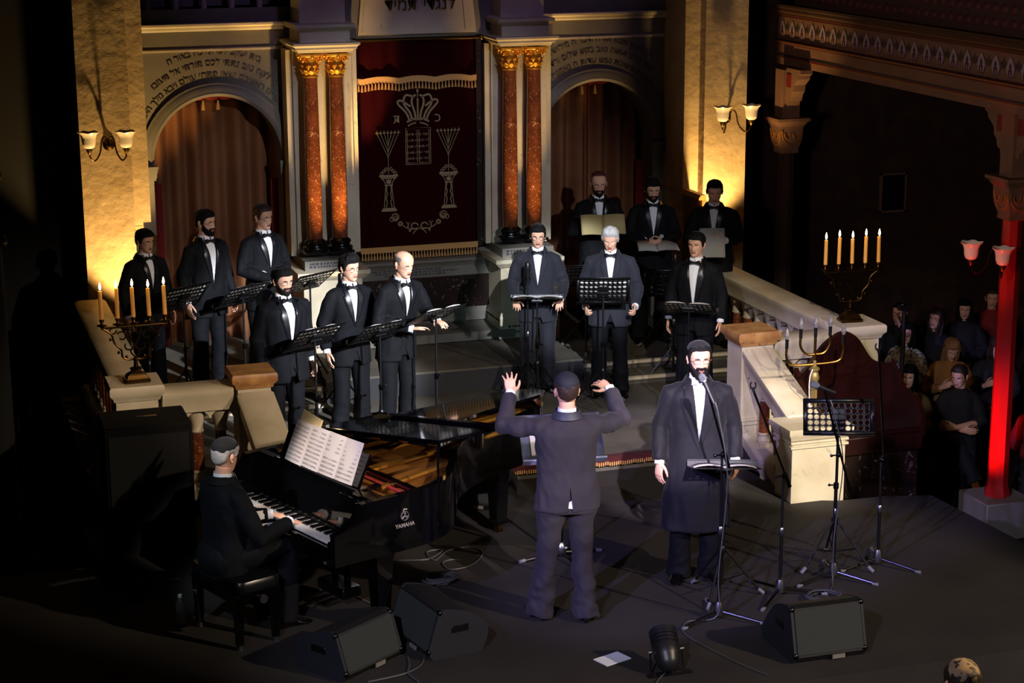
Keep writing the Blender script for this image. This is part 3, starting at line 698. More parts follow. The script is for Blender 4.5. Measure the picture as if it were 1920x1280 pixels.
# openwork parapet of the gallery: pierced tiles behind the cornice
mb = MB().box((-.0, 1.9, .85), (.06, 9, .5)); mb.obj('parapet', mat('parapet_brown', '3a2418', .8), t)
mb = MB()
for i in range(58):
    for j in range(3): mb.ball((-.03, 6.2-.15*i, .7+.13*j), (.02, .05, .045), 8, 5)
mb.obj('parapet_bosses', maroonp, t)
# brackets and columns under the gallery
def gallery_bracket(t):
    mb = MB().box((0, 0, -.3), (.16, .16, .62)); mb.box((-.0, 0, -.03), (.22, .22, .06)); mb.box((0, 0, .0), (.26, .26, .03))
    mb.obj('upper_post', M['paint'], t)
    for s in (-1, 1):
        mb = MB(); pr = [(0, 0), (.32, 0), (.32, -.04), (.28, -.06), (.27, -.1), (.18, -.17), (.17, -.24), (.13, -.27), (.1, -.33), (.06, -.33), (.05, -.38), (0, -.38)]
        mb.prism([(a, b) for a, b in pr], .12, frame((-.06, s*.08, -.02), (0, s, 0), (0, 0, 1), (1, 0, 0))); o = mb.obj('scroll_bracket', M['paint'], t)
        MB().box((-.065, s*.16, -.13), (.008, .1, .13)).obj('red_panel', redp, o)
def column_capital(t, z):
    mb = MB(); 
    for q, a in ((.18, 0), (.18, -.04), (.15, -.06), (.14, -.09), (.13, -.12), (.13, -.2)): pass
    mb.loft([[(-q, -q, a), (q, -q, a), (q, q, a), (-q, q, a)] for q, a in ((.19, 0), (.19, -.03), (.165, -.045), (.15, -.075), (.135, -.09), (.13, -.2), (.12, -.26), (.095, -.34), (.1, -.36), (.1, -.38), (.085, -.39))])
    o = mb.obj('capital', M['paint'], t); o.location = (0, 0, z)
    mb = MB()
    for k in range(4):
        R_ = Matrix.Rotation(k*PI/2, 4, 'Z')
        for sx in (-1, 1): mb.tube([R_ @ Vector((sx*.05+.035*math.cos(PI*i/8), -.136, z-.12-.0*i-.06*math.sin(PI*i/8)-.04)) for i in range(9)], .008, 6)
        mb.tube([R_ @ Vector((.115*math.cos(PI+PI*i/10), -.135+.02*math.sin(PI*i/10), z-.13-.16*math.sin(PI*i/10))) for i in range(11)], .01, 6)
    mb.obj('capital_scrolls', goldp, t)
t = thing('red_column', 'red octagonal column standing on a stone block at the right edge', 'column', (9.42, 14.75, -.9))
zc_ = 2.42
mb = MB().lathe([(.118, .36), (.118, .40), (.098, .46), (.095, .5), (.088, 2.95)], n=8); mb.obj('shaft', M['redcol'], t, angle=20)
column_capital(t, 3.32)
MB().box((0, 0, .18), (.5, .5, .36), bev=.01).obj('plinth', M['stone'], t)
MB().box((0, 0, 3.6), (.2, .2, .6)).obj('upper_post', M['paint'], t)
for s in (-1, 1):
    pr = [(0, 0), (.34, 0), (.34, -.04), (.29, -.06), (.28, -.1), (.18, -.17), (.17, -.24), (.13, -.27), (.1, -.35), (.06, -.35), (.05, -.4), (0, -.4)]
    o = MB().prism(pr, .14, frame((-.07, s*.1, 3.9), (0, s, 0), (0, 0, 1), (1, 0, 0))).obj('scroll_bracket', M['paint'], t)
    MB().box((-.075, s*.17, 3.77), (.008, .1, .14)).obj('red_panel', redp, o)
t = thing('gallery_column', 'dark column with a gilt capital under the far end of the gallery beside the right pier', 'column', (9.2, 18.9, -.9))
MB().lathe([(.13, 0), (.13, .2), (.1, .25), (.095, 3.0)], n=8).obj('shaft', M['darkwall'], t, angle=20)
column_capital(t, 3.36)
MB().box((0, 0, 3.6), (.2, .2, .55)).obj('upper_post', M['paint'], t)
o = MB().prism([(0, 0), (.34, 0), (.34, -.04), (.29, -.06), (.28, -.1), (.18, -.17), (.17, -.24), (.13, -.27), (.1, -.35), (.06, -.35), (.05, -.4), (0, -.4)], .14, frame((-.07, -.1, 3.9), (0, -1, 0), (0, 0, 1), (1, 0, 0))).obj('scroll_bracket', M['paint'], t)
MB().box((-.075, -.17, 3.77), (.008, .1, .14)).obj('red_panel', redp, o)
# walls in the dark behind the side aisles
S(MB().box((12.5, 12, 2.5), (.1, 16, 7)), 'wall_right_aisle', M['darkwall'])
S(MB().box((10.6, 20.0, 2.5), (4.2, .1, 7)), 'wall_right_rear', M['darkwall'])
S(MB().box((.2, 19.0, 2.5), (2.6, .1, 7)), 'wall_left_rear', M['shadedwall'])
p = onY(1672, 360, 19.95)
t = thing('framed_board', 'dark framed board on the wall under the gallery', 'frame', (p.x, 19.93, p.z))
MB().box((0, 0, 0), (.30, .02, .42)).obj('board', M['black'], t)
mb = MB().box((-.16, -.005, 0), (.02, .04, .46)).box((.16, -.005, 0), (.02, .04, .46)).box((0, -.005, .22), (.34, .04, .02)).box((0, -.005, -.22), (.34, .04, .02)); mb.obj('frame', M['paint'], t)
# ornamental column in the dark at the far left
t = thing('ornate_column', 'dark ornate gilt column barely visible at the far left edge', 'column', (.62, 15.2, -.9))
mb = MB().lathe([(.2, 0), (.2, .3), (.12, .4), (.11, 5.2)], n=12); mb.obj('shaft', M['shadedwall'], t)
mb = MB()
for k in range(26):
    a = k*1.1; z = 3.2+.085*k
    mb.ball((.12*math.cos(a), .12*math.sin(a), z), (.04, .04, .05), 8, 6)
    mb.tube([(.125*math.cos(a+q*.25), .125*math.sin(a+q*.25), z+.03*q) for q in range(5)], .014, 6)
mb.obj('carved_vine', M['bronze'], t)
# ---------------------------------------------------------------- wall lamps with two glass shades
def sconce(lab, loc, rz, sh='opal'):
    t = thing('wall_lamp', lab, 'lamp', loc, rz); t.scale = (1.14,)*3
    MB().lathe([(.05, 0), (.05, .01), (.03, .02), (.012, .03), (.012, .06), (.02, .065), (.008, .08)], n=16).obj('backplate', M['bronze'], t).rotation_euler = (PI/2, 0, 0)
    for a in (-.75, .75):
        d = Vector((math.sin(a), -math.cos(a), 0)); 
        pts = [Vector((0, -.05, 0))+d*r+Vector((0, 0, z)) for r, z in ((0, 0), (.03, .07), (.07, .06), (.1, -.05), (.16, -.11), (.21, -.08), (.22, -.03))]
        o = MB().tube(catmull(pts, 6), .007, 8).obj('arm', M['bronze'], t); e = pts[-1]
        MB().lathe([(.008, -.02), (.02, 0), (.026, .02), (.028, .035)], e, 14).obj('socket', M['brass'], o)
        n = 28; rings = []
        for r, z, wv in ((.03, .03, 0), (.045, .04, 0), (.055, .07, 0), (.058, .11, .0), (.066, .14, .03), (.088, .165, .07), (.082, .163, .07), (.055, .125, 0), (.045, .06, 0), (.03, .04, 0)):
            rings.append([e+Vector((math.cos(2*PI*k/n)*r*(1+wv*math.cos(6*2*PI*k/n)), math.sin(2*PI*k/n)*r*(1+wv*math.cos(6*2*PI*k/n)), z+.06*wv*math.cos(12*PI*k/n))) for k in range(n)])
        MB().loft(rings, cap=False).obj('glass_shade', M['opal'], o)
p = onY(205, 272, 18.55); sconce('two-armed wall lamp with white glass shades on the left plaster pier', (p.x, 18.6, p.z), -.15)
p = onY(1364, 222, 18.55); sconce('two-armed wall lamp with white glass shades on the right plaster pier', (p.x, 18.6, p.z), .1)
sconce('two-armed wall lamp glowing dim red on the red column', (9.33, 14.72, onX(1868, 480, 9.33).z), -1.2)

# ================================================================ people
def interp(x, xs, ys): return float(np.interp(x, xs, ys))
def sstep(a, b, x):
    t = min(max((x-a)/(b-a), 0), 1); return t*t*(3-2*t)
HZ = [0, .012, .03, .05, .07, .10, .125, .15, .18, .205, .222, .231, .235]
HW = [.024, .042, .053, .060, .066, .071, .074, .0765, .075, .062, .042, .022, .001]
HF = [.074, .086, .091, .091, .089, .087, .087, .090, .085, .066, .043, .022, .001]
HB = [.0, .015, .04, .06, .075, .09, .098, .103, .101, .083, .056, .03, .001]
NA, NZ = 56, 48
def head_rows(fat=1.0, nose=1.0, lips=1.0, jaw=1.0):
    zs = sorted(set([round(v, 4) for v in np.concatenate([np.linspace(0, .03, 6), np.linspace(.03, .14, 26), np.linspace(.14, .235, 17)])]))
    rows = []
    for z in zs:
        r = []; wf = 1+(jaw-1)*(1-sstep(.03, .1, z))
        w_, f, b = interp(z, HZ, HW)*fat*wf, interp(z, HZ, HF), interp(z, HZ, HB)
        for i in range(NA):
            t = -1+2*i/NA; a = PI*math.copysign(abs(t)**1.3, t)
            ca, sa = math.cos(a), math.sin(a); e = .88
            x = w_*math.copysign(abs(sa)**e, sa); y = -(f if ca > 0 else b)*math.copysign(abs(ca)**e, ca)
            if ca > 0:
                g = lambda x0, z0, rx, rz: math.exp(-((abs(x)-x0)/rx)**2-((z-z0)/rz)**2)
                d = 0
                if .06 < z < .14:
                    pr = sstep(.068, .08, z)*(.35+.65*(1-sstep(.08, .13, z)))*(1-sstep(.125, .14, z))
                    d += .023*nose*pr*math.exp(-(x/(.0085+.006*(1-sstep(.075, .1, z))))**2)
                    d += .006*g(.013, .077, .007, .007)
                d += .005*g(.03, .135, .022, .008) - .012*g(.032, .118, .016, .011) + .004*g(.042, .093, .016, .014)
                d += lips*(.0045*g(0, .0565, .02, .004)+.005*g(0, .0455, .018, .0045)) - .004*g(0, .051, .022, .0025) - .004*g(0, .036, .018, .005)
                d += .006*g(0, .014, .02, .012) - .003*g(.03, .06, .012, .02)
                y -= d
            r.append((Vector((x, y, z)), a))
        rows.append(r)
    return zs, rows
def head_shell(rows, zs, fn, mb):
    c = Vector((0, .012, .115)); n = NA; keep = []; vs = []
    for z, r in zip(zs, rows):
        for p, a in r:
            o = (p-c); o.normalize(); t, ex = fn(p, abs(math.degrees(a)), z)
            keep.append(t > 0); vs.append(p + o*(t if t > 0 else -.004) + Vector(ex))
    fs = []
    for j in range(len(zs)-1):
        for i in range(n):
            q = (j*n+i, j*n+(i+1) % n, (j+1)*n+(i+1) % n, (j+1)*n+i)
            if sum(keep[k] for k in q) >= 2: fs.append(q)
    used = sorted({k for f in fs for k in f}); ix = {k: i for i, k in enumerate(used)}
    mb.add([vs[k] for k in used], [[ix[k] for k in f] for f in fs])
def hand(mb, w_, d, nrm, th, curl=.6, spread=.12, s=1.0, thumb=.6):
    """palm + four jointed fingers + thumb. w_ wrist, d towards the fingers, nrm out of the palm, th towards the thumb"""
    d = Vector(d).normalized(); th = Vector(th); th = (th-d*th.dot(d)).normalized(); nrm0 = d.cross(th); n_ = nrm0 if nrm0.dot(Vector(nrm)) > 0 else -nrm0
    w_ = Vector(w_)
    P = lambda a, b, c: w_+(d*a+th*b+n_*c)*s
    mb.tube([P(-.03, 0, 0), P(0, 0, 0), P(.025, 0, 0), P(.06, 0, 0), P(.09, -.002, 0), P(.1, -.002, 0)], [(.026*s, .02*s), (.028*s, .019*s), (.034*s, .017*s), (.042*s, .0155*s), (.042*s, .013*s), (.036*s, .009*s)], 12, up=th)
    for k, (b, L, r) in enumerate(((.031, .072, .0092), (.0105, .08, .0095), (-.0105, .075, .0092), (-.031, .058, .0082))):
        p = P(.088-.006*(k == 3)-.003*(k == 0), b, 0); ang = curl*.35+.05*k*curl; pts = [p-(d*.02)*s]; rr = [r*s*1.02]
        sd = (1.5-k)*spread*.5
        for q, seg in enumerate((.46, .31, .23)):
            dirn = (d*math.cos(ang)+n_*math.sin(ang)+th*sd*math.cos(ang)).normalized()
            pts.append(p); rr.append(r*s*(1-.1*q)); p = p+dirn*L*seg*s; ang += curl*(.75 if q == 0 else .55)
        pts.append(p); rr.append(r*s*.72)
        mb.tube(pts, rr, 8); mb.ball(p, r*s*.72, 8, 6)
    p0 = P(.018, .026, .004); d1 = (d*.62+th*.75+n_*.25*thumb).normalized(); p1 = p0+d1*.042*s; d2 = (d*.9+th*.35+n_*.35*thumb).normalized(); p2 = p1+d2*.032*s; p3 = p2+(d*.95+th*.1+n_*.4*thumb).normalized()*.024*s
    mb.tube([p0-d1*.01*s, p0, p1, p2, p3], [.015*s, .0155*s, .0115*s, .0102*s, .0075*s], 8); mb.ball(p3, .0075*s, 8, 6)
def remeshed(mb, voxel, smooth=2):
    me = bpy.data.meshes.new('t'); me.from_pydata(mb.v, [], mb.f); o = bpy.data.objects.new('t', me); COL.objects.link(o)
    m = o.modifiers.new('r', 'REMESH'); m.mode = 'VOXEL'; m.voxel_size = voxel
    if smooth: k = o.modifiers.new('s', 'SMOOTH'); k.factor = .5; k.iterations = smooth
    dg = bpy.context.evaluated_depsgraph_get(); dg.update(); r = bpy.data.meshes.new_from_object(o.evaluated_get(dg))
    bpy.data.objects.remove(o); bpy.data.meshes.remove(me); return r
def finish(me, name, mats, parent, **kw):
    me.name = name; me.materials.clear()
    for m in (mats if isinstance(mats, (list, tuple)) else [mats]): me.materials.append(m)
    me.polygons.foreach_set('use_smooth', [True]*len(me.polygons))
    o = bpy.data.objects.new(name, me); COL.objects.link(o); o.parent = parent; return tag(o, **kw)
def folds(me, amp, fx=9, fz=5, seed=0, zone=None):
    n = len(me.vertices); co = np.empty(n*3); me.vertices.foreach_get('co', co); no = np.empty(n*3); me.vertices.foreach_get('normal', no)
    co = co.reshape(-1, 3); no = no.reshape(-1, 3); off = Vector((seed*3.1, seed*1.7, seed))
    for i in range(n):
        p = co[i]; v = noise.noise(Vector((p[0]*fx, p[1]*fx, p[2]*fz+p[0]*4))+off)+.5*noise.noise(Vector((p[0]*fx*2.3, p[1]*fx*2.3, p[2]*fz*2.6-p[0]*9))+off)
        k = zone(p) if zone else 1; co[i] += no[i]*v*amp*k
    me.vertices.foreach_set('co', co.ravel()); me.update()
TZ = [.40, .78, .95, 1.10, 1.25, 1.36, 1.42, 1.455, 1.485, 1.515]
TW = [.235, .205, .193, .178, .190, .198, .185, .145, .092, .070]
TF = [.165, .135, .128, .122, .135, .130, .110, .088, .068, .058]
TB = [.17, .14, .14, .115, .125, .13, .118, .10, .082, .072]
def torso(mb, z0, z1, wd=1, dp=1, inset=0, n=28, ex=.85):
    rings = []; zs = [z0]+[z for z in TZ if z0+.01 < z < z1-.01]+[z1]
    zz = []
    for a, b in zip(zs, zs[1:]): zz += [a, (a+b)/2]
    for z in zz+[z1]:
        w_, f, b = interp(z, TZ, TW), interp(z, TZ, TF), interp(z, TZ, TB); k = 1-sstep(1.40, 1.5, z)
        w_ = w_*(1+(wd-1)*k)-inset; f = f*(1+(dp-1)*k)-inset; b = b*(1+(dp-1)*k*.5)-inset; r = []
        for i in range(n):
            a = 2*PI*i/n; c, s_ = math.cos(a), math.sin(a)
            r.append((w_*math.copysign(abs(s_)**ex, s_), (-f if c > 0 else b)*math.copysign(abs(c)**ex, c) if c > 0 else b*abs(c)**ex, z))
        rings.append(r)
    return mb.loft(rings)
V = Vector
def default_arm(sx): return dict(el=(sx*.255, .035, 1.15), wr=(sx*.262, -.05, .905), pn=(-sx, 0, 0), th=(0, -1, 0), curl=.55)
def person(label, loc, rz, H=1.75, wd=1, dp=1, lean=0, head=(0, 0, 0), armL=None, armR=None, legs=None, skin='flesh', suit='suit', hem=.75, v=(1.12, .058), lapel='satin', tie=True,
           shirt='shirt', trous='suit', hair='hairblack', style='short', cap=None, beard=None, beardm=None, glasses=None, mouth=0, eyes='open', fat=1, nose=1, jaw=1, seat=False, vent=False, shoes='shoe', foldamp=.012, vox=.0075, seed=1, group=None, sleeve=1, lapw=1):
    S_ = H/1.78
    P0 = V((0, 0, .95))
    def bend(p):
        p = V(p)
        if lean and p.z > .95:
            a = lean*sstep(.95, 1.15, p.z); q = p-P0; p = P0+V((q.x, q.y*math.cos(a)-q.z*math.sin(a), q.z*math.cos(a)+q.y*math.sin(a)))
        return p
    dz = V((0, 0, 0))
    arms = {}
    for sx, A in ((1, armL), (-1, armR)):
        d = default_arm(sx); d.update(A or {}); d['sh'] = bend((sx*.178*(1+(wd-1)*.8), .0, 1.402)); d['el'] = V(d['el']); d['wr'] = V(d['wr']); d['hd'] = V(d['hd']) if 'hd' in d else (d['wr']-d['el']); arms[sx] = d
    L = legs or {}
    lg = {}
    for sx in (1, -1):
        d = dict(hip=(sx*.095, .01, .92), kn=(sx*.105, -.015, .50), an=(sx*.115, .02, .085), toe=(sx*.25, -1, 0)); d.update(L.get(sx, {})); lg[sx] = {k: V(x) for k, x in d.items()}
    # ---- body
    mb = MB(); n0 = len(mb.v); torso(mb, .86, 1.5, wd, dp, .028)
    mb.tube([(0, .012, 1.43), (0, .008, 1.5), (0, -.002, 1.58)], [.062, .056, .056], 14)
    mb.v[n0:] = [bend(p) for p in mb.v[n0:]]
    for sx, d in arms.items():
        m_ = d['el'].lerp(d['wr'], .35)
        mb.tube([d['sh']-V((sx*.06, 0, 0)), d['sh'], d['sh'].lerp(d['el'], .4), d['el'], m_, d['wr']], [.045, .052, .047, .04, .041, .027], 12)
        hand(mb, d['wr'], d['hd'], d['pn'], d['th'], d['curl'], d.get('spread', .15), 1.0, d.get('thumb', .6))
    for sx, d in lg.items():
        mb.tube([d['hip']+V((0, 0, .03)), d['hip'], d['hip'].lerp(d['kn'], .5), d['kn'], d['kn'].lerp(d['an'], .35), d['an']], [.07, .075, .065, .05, .05, .036], 12)
        t_ = d['toe'].normalized(); mb.tube([d['an']-V((0, 0, .02)), d['an']+t_*.05-V((0, 0, .045)), d['an']+t_*.12-V((0, 0, .06))], [.03, .026, .016], 10)
    body = remeshed(mb, vox, 1)
    # head, joined into the same mesh
    zs, rows = head_rows(fat, nose, 1.0, jaw)
    hs = .98; piv = V((0, .015, 1.56))
    HM = Matrix.Translation(bend(piv)) @ Matrix.Rotation(head[0], 4, 'Z') @ Matrix.Rotation(head[1]+lean*.6, 4, 'X') @ Matrix.Rotation(head[2], 4, 'Y') @ Matrix.Translation(V((0, -.02, -.02))) @ Matrix.Scale(hs, 4)
    hb = MB(); hb.loft([[p for p, a in r] for r in rows])
    nf = len(hb.f); cap_f = nf-2
    for f_i in range(nf-2):
        c = sum((hb.v[k] for k in hb.f[f_i]), V())/4
        if c.y < -.06 and abs(c.x) < .024 and .0405 < c.z < .0605:
            hb.m[f_i] = 2 if (mouth and abs(c.x) < .014*(.6+mouth*.4) and abs(c.z-.0505) < .0025+.0035*mouth) else 1
    for sx in (-1, 1):
        R_ = Matrix.Rotation(sx*.45, 3, 'Z') @ Matrix.Rotation(-.2, 3, 'X')
        hb.ball((sx*.079*fat, .014, .112), (.008, .02, .032), 12, 8, R_); hb.ball((sx*.083*fat, .02, .118), (.009, .017, .022), 10, 6, R_); hb.ball((sx*.08*fat, .008, .086), (.008, .01, .011), 8, 6)
    hv = [HM @ p for p in hb.v]
    nb = len(body.vertices); bco = np.empty(nb*3); body.vertices.foreach_get('co', bco)
    bfs = [tuple(p.vertices) for p in body.polygons]
    me = bpy.data.meshes.new('person'); me.from_pydata([tuple(x) for x in bco.reshape(-1, 3)]+[tuple(x) for x in hv], [], bfs+[[k+nb for k in f] for f in hb.f])
    bpy.data.meshes.remove(body)
    for m in (M[skin], M['lip'], M['mouth']): me.materials.append(m)
    me.polygons.foreach_set('material_index', [0]*len(bfs)+hb.m)
    bm = bmesh.new(); bm.from_mesh(me); bmesh.ops.recalc_face_normals(bm, faces=bm.faces); bm.to_mesh(me); bm.free()
    me.polygons.foreach_set('use_smooth', [True]*len(me.polygons))
    root = bpy.data.objects.new('person', me); COL.objects.link(root); root.location = loc; root.rotation_euler = (0, 0, rz); root.scale = (S_,)*3
    tag(root, label, 'person', group)
    def hobj(mb, name, m, angle=180): mb.v = [HM @ p for p in mb.v]; return mb.obj(name, m, root, angle=angle)
    # ---- hair, cap, beard, brows, eyes, glasses
    HL = dict(short=([0, 30, 50, 62, 70, 78, 86, 92, 112, 125, 180], [.192, .19, .182, .165, .135, .10, .10, .145, .13, .075, .045]),
              bald=([0, 60, 72, 80, 90, 112, 125, 180], [.3, .3, .17, .12, .145, .13, .075, .05]),
              low=([0, 30, 50, 62, 70, 78, 86, 92, 112, 125, 180], [.178, .178, .17, .155, .13, .095, .095, .145, .13, .07, .04]))
    hl = HL.get(style, HL['low'])
    ctr = V((0, .012, .115)); cn = V((0, .30, .95)).normalized()
    if style != 'none':
        def fn(p, a, z):
            zf = interp(a, *hl)
            if style == 'long' and a > 55: zf = -.01
            if style == 'bald' and z > .19-.0*a: return -1, (0, 0, 0)
            t = sstep(zf, zf+.02, z)
            if z < zf: return -1, (0, 0, 0)
            th_ = dict(short=.011, bald=.004, low=.014, long=.018, crop=.004, quiff=.016)[style]
            nn = .35*noise.noise(p*45+V((seed, 0, 0)))
            ex = (0, 0, 0)
            if style == 'quiff' and a < 70 and z > .18: th_ += .016*sstep(.18, .21, z)
            if style == 'long' and z < .09: ex = (0, .0, -.06*(1-z/.09)); th_ += .012
            return .003+th_*t*(1+nn), ex
        mb = MB(); head_shell(rows, zs, fn, mb)
        if style == 'long':
            for sx in (-1, 1): mb.tube(catmull([(sx*.078, .0, .14), (sx*.085, .0, .06), (sx*.085, -.01, -.02), (sx*.075, -.02, -.10)], 4), [.02]*4+[.024]*8+[.012], 8)
            mb.tube(catmull([(0, .09, .12), (0, .085, .03), (0, .08, -.06), (0, .085, -.12)], 4), [(.07, .03)]*12+[(.05, .015)], 10, up=(1, 0, 0))
        hobj(mb, 'hair', M[hair])
    if cap:
        R_, capm = cap
        mb = MB()
        def fn(p, a, z):
            o = (p-ctr).normalized(); an = o.angle(cn)
            return (.0175*(1-.25*sstep(R_*.7, R_, an)) if an < R_ else -1), (0, 0, 0)
        head_shell(rows, zs, fn, mb); hobj(mb, 'skullcap', capm)
    if beard:
        BL = ([0, 14, 25, 42, 58, 70, 78, 86, 92, 180], [.038, .04, .052, .062, .078, .10, .118, .11, -.1, -.1])
        th_ = dict(stubble=.0025, short=.007, full=.014)[beard]
        def fn(p, a, z):
            zt = interp(a, *BL); t = -1; ex = (0, 0, 0)
            if z < zt: t = th_*(.45+.55*sstep(0, .02, zt-z))*(1+.3*noise.noise(p*60))
            elif a < 30 and .0605 < z < .071: t = th_*.6
            elif 17 < a < 30 and z < .07: t = th_*.6
            if t > 0 and beard == 'full' and z < .05: k = 1-z/.05; ex = (0, -.008*k, -.025*k)
            if t > 0 and beard == 'short' and z < .03: ex = (0, -.003, -.008*(1-z/.03))
            return t, ex
        mb = MB(); head_shell(rows, zs, fn, mb); hobj(mb, 'beard', M[beardm or hair])
    def surf(x, z):
        best = min(((p-V((x, p.y, z))).length + (0 if p.y < 0 else 1), p.y) for r in rows for p, a in r); return best[1]
    mb = MB()
    for sx in (-1, 1):
        mb.tube([(sx*(.014+.0085*k), surf(.014+.0085*k, .136+.004*math.sin(k*.8))-.0015, .1345+.0045*math.sin(k*.75)) for k in range(5)], [.0018, .0032, .0033, .0028, .0012], 6)
    hobj(mb, 'eyebrows', M['hairgrey' if hair == 'hairgrey' else hair if style != 'none' else 'hairbrown'])
    ys = surf(.031, .117)
    for sx in (-1, 1):
        mb = MB()
        if eyes == 'open':
            mb.ball((sx*.031, ys+.0068, .1172), (.0125, .0105, .0068), 14, 8)
            mb.mi = 1; mb.ball((sx*.031+.001, ys-.0012, .1172), (.0048, .003, .0052), 10, 6)
        else:
            mb.mi = 1; mb.tube([(sx*(.021+.005*k), ys-.001+.001*abs(k-2), .1135-.0015*math.sin(k*PI/4)) for k in range(5)], .0013, 6)
        hobj(mb, 'eye', [M['eyewhite'], M['iris']])
    if glasses:
        mb = MB(); rr = dict(round=(.021, .020), rect=(.025, .015))[glasses]; yg = ys-.018
        for sx in (-1, 1):
            e = 1.0 if glasses == 'round' else .6
            pts = [(sx*.033+rr[0]*math.copysign(abs(math.cos(q))**e, math.cos(q)), yg+abs(rr[0]*math.cos(q)*sx+.033*0)*.12*0, .116+rr[1]*math.copysign(abs(math.sin(q))**e, math.sin(q))) for q in [2*PI*k/20 for k in range(21)]]
            mb.tube(pts, .0016, 6, cap=False)
            mb.tube([(sx*(.033+rr[0]), yg, .12), (sx*.078*fat, yg+.03, .121), (sx*.082*fat, .01, .12)], .0016, 6)
        mb.tube([(-.012, yg, .12), (0, yg-.003, .122), (.012, yg, .12)], .0016, 6)
        hobj(mb, 'glasses', M['black'])
    # ---- jacket
    mb = MB(); n0 = len(mb.v); torso(mb, hem, 1.512, wd, dp)
    mb.v[n0:] = [bend(p) for p in mb.v[n0:]]
    for sx, d in arms.items():
        e = d['el'].lerp(d['wr'], sleeve); e = d['el'].lerp(d['wr'], .93) if sleeve == 1 else e
        a0 = d['sh']; up_ = (d['el']-a0).normalized()
        mb.tube([bend((sx*.07, .0, 1.425)), bend((sx*.13, .0, 1.418)), a0, a0.lerp(d['el'], .3), a0.lerp(d['el'], .7), d['el'], d['el'].lerp(e, .4), e], [.062, .066, .067*(.5+.5*wd), .069, .066, .066, .06, .05], 14)
    jm = remeshed(mb, .011, 3)
    folds(jm, foldamp, seed=seed, zone=lambda p: (.5+.5*sstep(.1, .22, abs(p[0])))*(1-.6*sstep(1.4, 1.5, p[2])))
    bm = bmesh.new(); bm.from_mesh(jm)
    if v:
        vb, vx = v; vt = 1.515; BV = BVHTree.FromBMesh(bm)
        def fy(x, z, dflt=-.12):
            q = BV.ray_cast(V((x, -2, z)), V((0, 1, 0))); return q[0].y if q[0] else dflt
        Bz = lambda z: bend((0, 0, z)).z; By = lambda z: bend((0, -.1, z)).y
        zb_, zt_ = Bz(vb), Bz(vt)
        ok = lambda c, m=.0: c.z > .55 and c.y < bend((0, .0, min(c.z, 1.5))).y-.02
        for sx in (-1, 1):
            nrm = V((zt_-zb_, 0, -sx*vx)).normalized()
            fs = [f for f in bm.faces if abs(f.calc_center_median().x) < .2 and f.calc_center_median().z > zb_-.05 and ok(f.calc_center_median())]
            geom = fs+list({e for f in fs for e in f.edges})+list({q for f in fs for q in f.verts})
            bmesh.ops.bisect_plane(bm, geom=geom, plane_co=(0, 0, zb_), plane_no=nrm, dist=1e-5)
            if not seat and hem > .6 and not vent:
                n2 = V((.13, 0, sx*.045)).normalized(); fs = [f for f in bm.faces if f.calc_center_median().z < 1.05 and ok(f.calc_center_median()) and abs(f.calc_center_median().x) < .2]
                geom = fs+list({e for f in fs for e in f.edges})+list({q for f in fs for q in f.verts})
                bmesh.ops.bisect_plane(bm, geom=geom, plane_co=(0, 0, .90), plane_no=n2, dist=1e-5)
        kill = []
        for f in bm.faces:
            c = f.calc_center_median()
            if not ok(c): continue
            if c.z > zb_ and abs(c.x) < vx*(c.z-zb_)/(zt_-zb_): kill.append(f)
            elif not seat and hem > .6 and not vent and c.z < .90 and abs(c.x) < .045*(.90-c.z)/.13: kill.append(f)
        bmesh.ops.delete(bm, geom=kill, context='FACES')
    if vent:
        for sx in (-1, 1):
            n2 = V((.22, 0, sx*.022)).normalized(); fs = [f for f in bm.faces if f.calc_center_median().z < 1.1 and f.calc_center_median().y > .02 and abs(f.calc_center_median().x) < .15]
            geom = fs+list({e for f in fs for e in f.edges})+list({q for f in fs for q in f.verts})
            bmesh.ops.bisect_plane(bm, geom=geom, plane_co=(0, 0, 1.01), plane_no=n2, dist=1e-5)
        bmesh.ops.delete(bm, geom=[f for f in bm.faces if f.calc_center_median().z < 1.01 and f.calc_center_median().y > .02 and abs(f.calc_center_median().x) < .022*(1.01-f.calc_center_median().z)/.22], context='FACES')
    bm.to_mesh(jm); bm.free(); jk = finish(jm, 'jacket' if v else 'top', M[suit], root)
    if v:
        # lapels and collar lie on the jacket
        for sx in (-1, 1):
            rings = []
            for k in range(15):
                u = k/14; z = zb_+(zt_-.03-zb_)*u; xi = vx*(z-zb_)/(zt_-zb_)
                lw = lapw*interp(u, [0, .1, .6, .72, .74, 1], [.004, .02, .066, .074, .052, .045]); up_ = interp(u, [0, .6, .72, .74, 1], [0, .01, .03, .012, 0])
                r = [(sx*(xi-.004), fy(sx*(xi+.004), z)-.002, z)]
                for q in range(5): x = sx*(xi+lw*q/4); zz = z+up_*q/4; r.append((x, fy(x, zz)-.009+.004*(q == 4), zz))
                r.append((sx*(xi+lw+.001), fy(sx*(xi+lw), z+up_)+.002, z+up_)); rings.append(r)
            MB().loft(rings, close=False).obj('lapel', M[lapel], root, angle=60)
        mb = MB(); rings = []
        for k in range(21):
            a = math.radians(48+264*k/20); c, s_ = math.cos(a), math.sin(a)
            rr = [(.078, 1.515), (.081, 1.525), (.09, 1.515), (.112, 1.475), (.105, 1.47)]
            rings.append([bend((q*1.02*s_, -q*.98*c+.012, z-.006*(c > 0))) for q, z in rr])
        mb.loft(rings, close=False); mb.obj('collar', M[lapel], root, angle=60)
        # shirt front, collar and cuffs
        mb = MB(); rings = []
        for k in range(16):
            z = zb_-.02+(zt_+.005-zb_+.02)*k/15; kk = 1-.62*sstep(zt_-.09, zt_-.02, z); rings.append([(x*kk, fy(x*kk, min(z, zt_-.01))+.011+.02*abs(x*kk)/.1, z) for x in [-.1+.02*q for q in range(11)]])
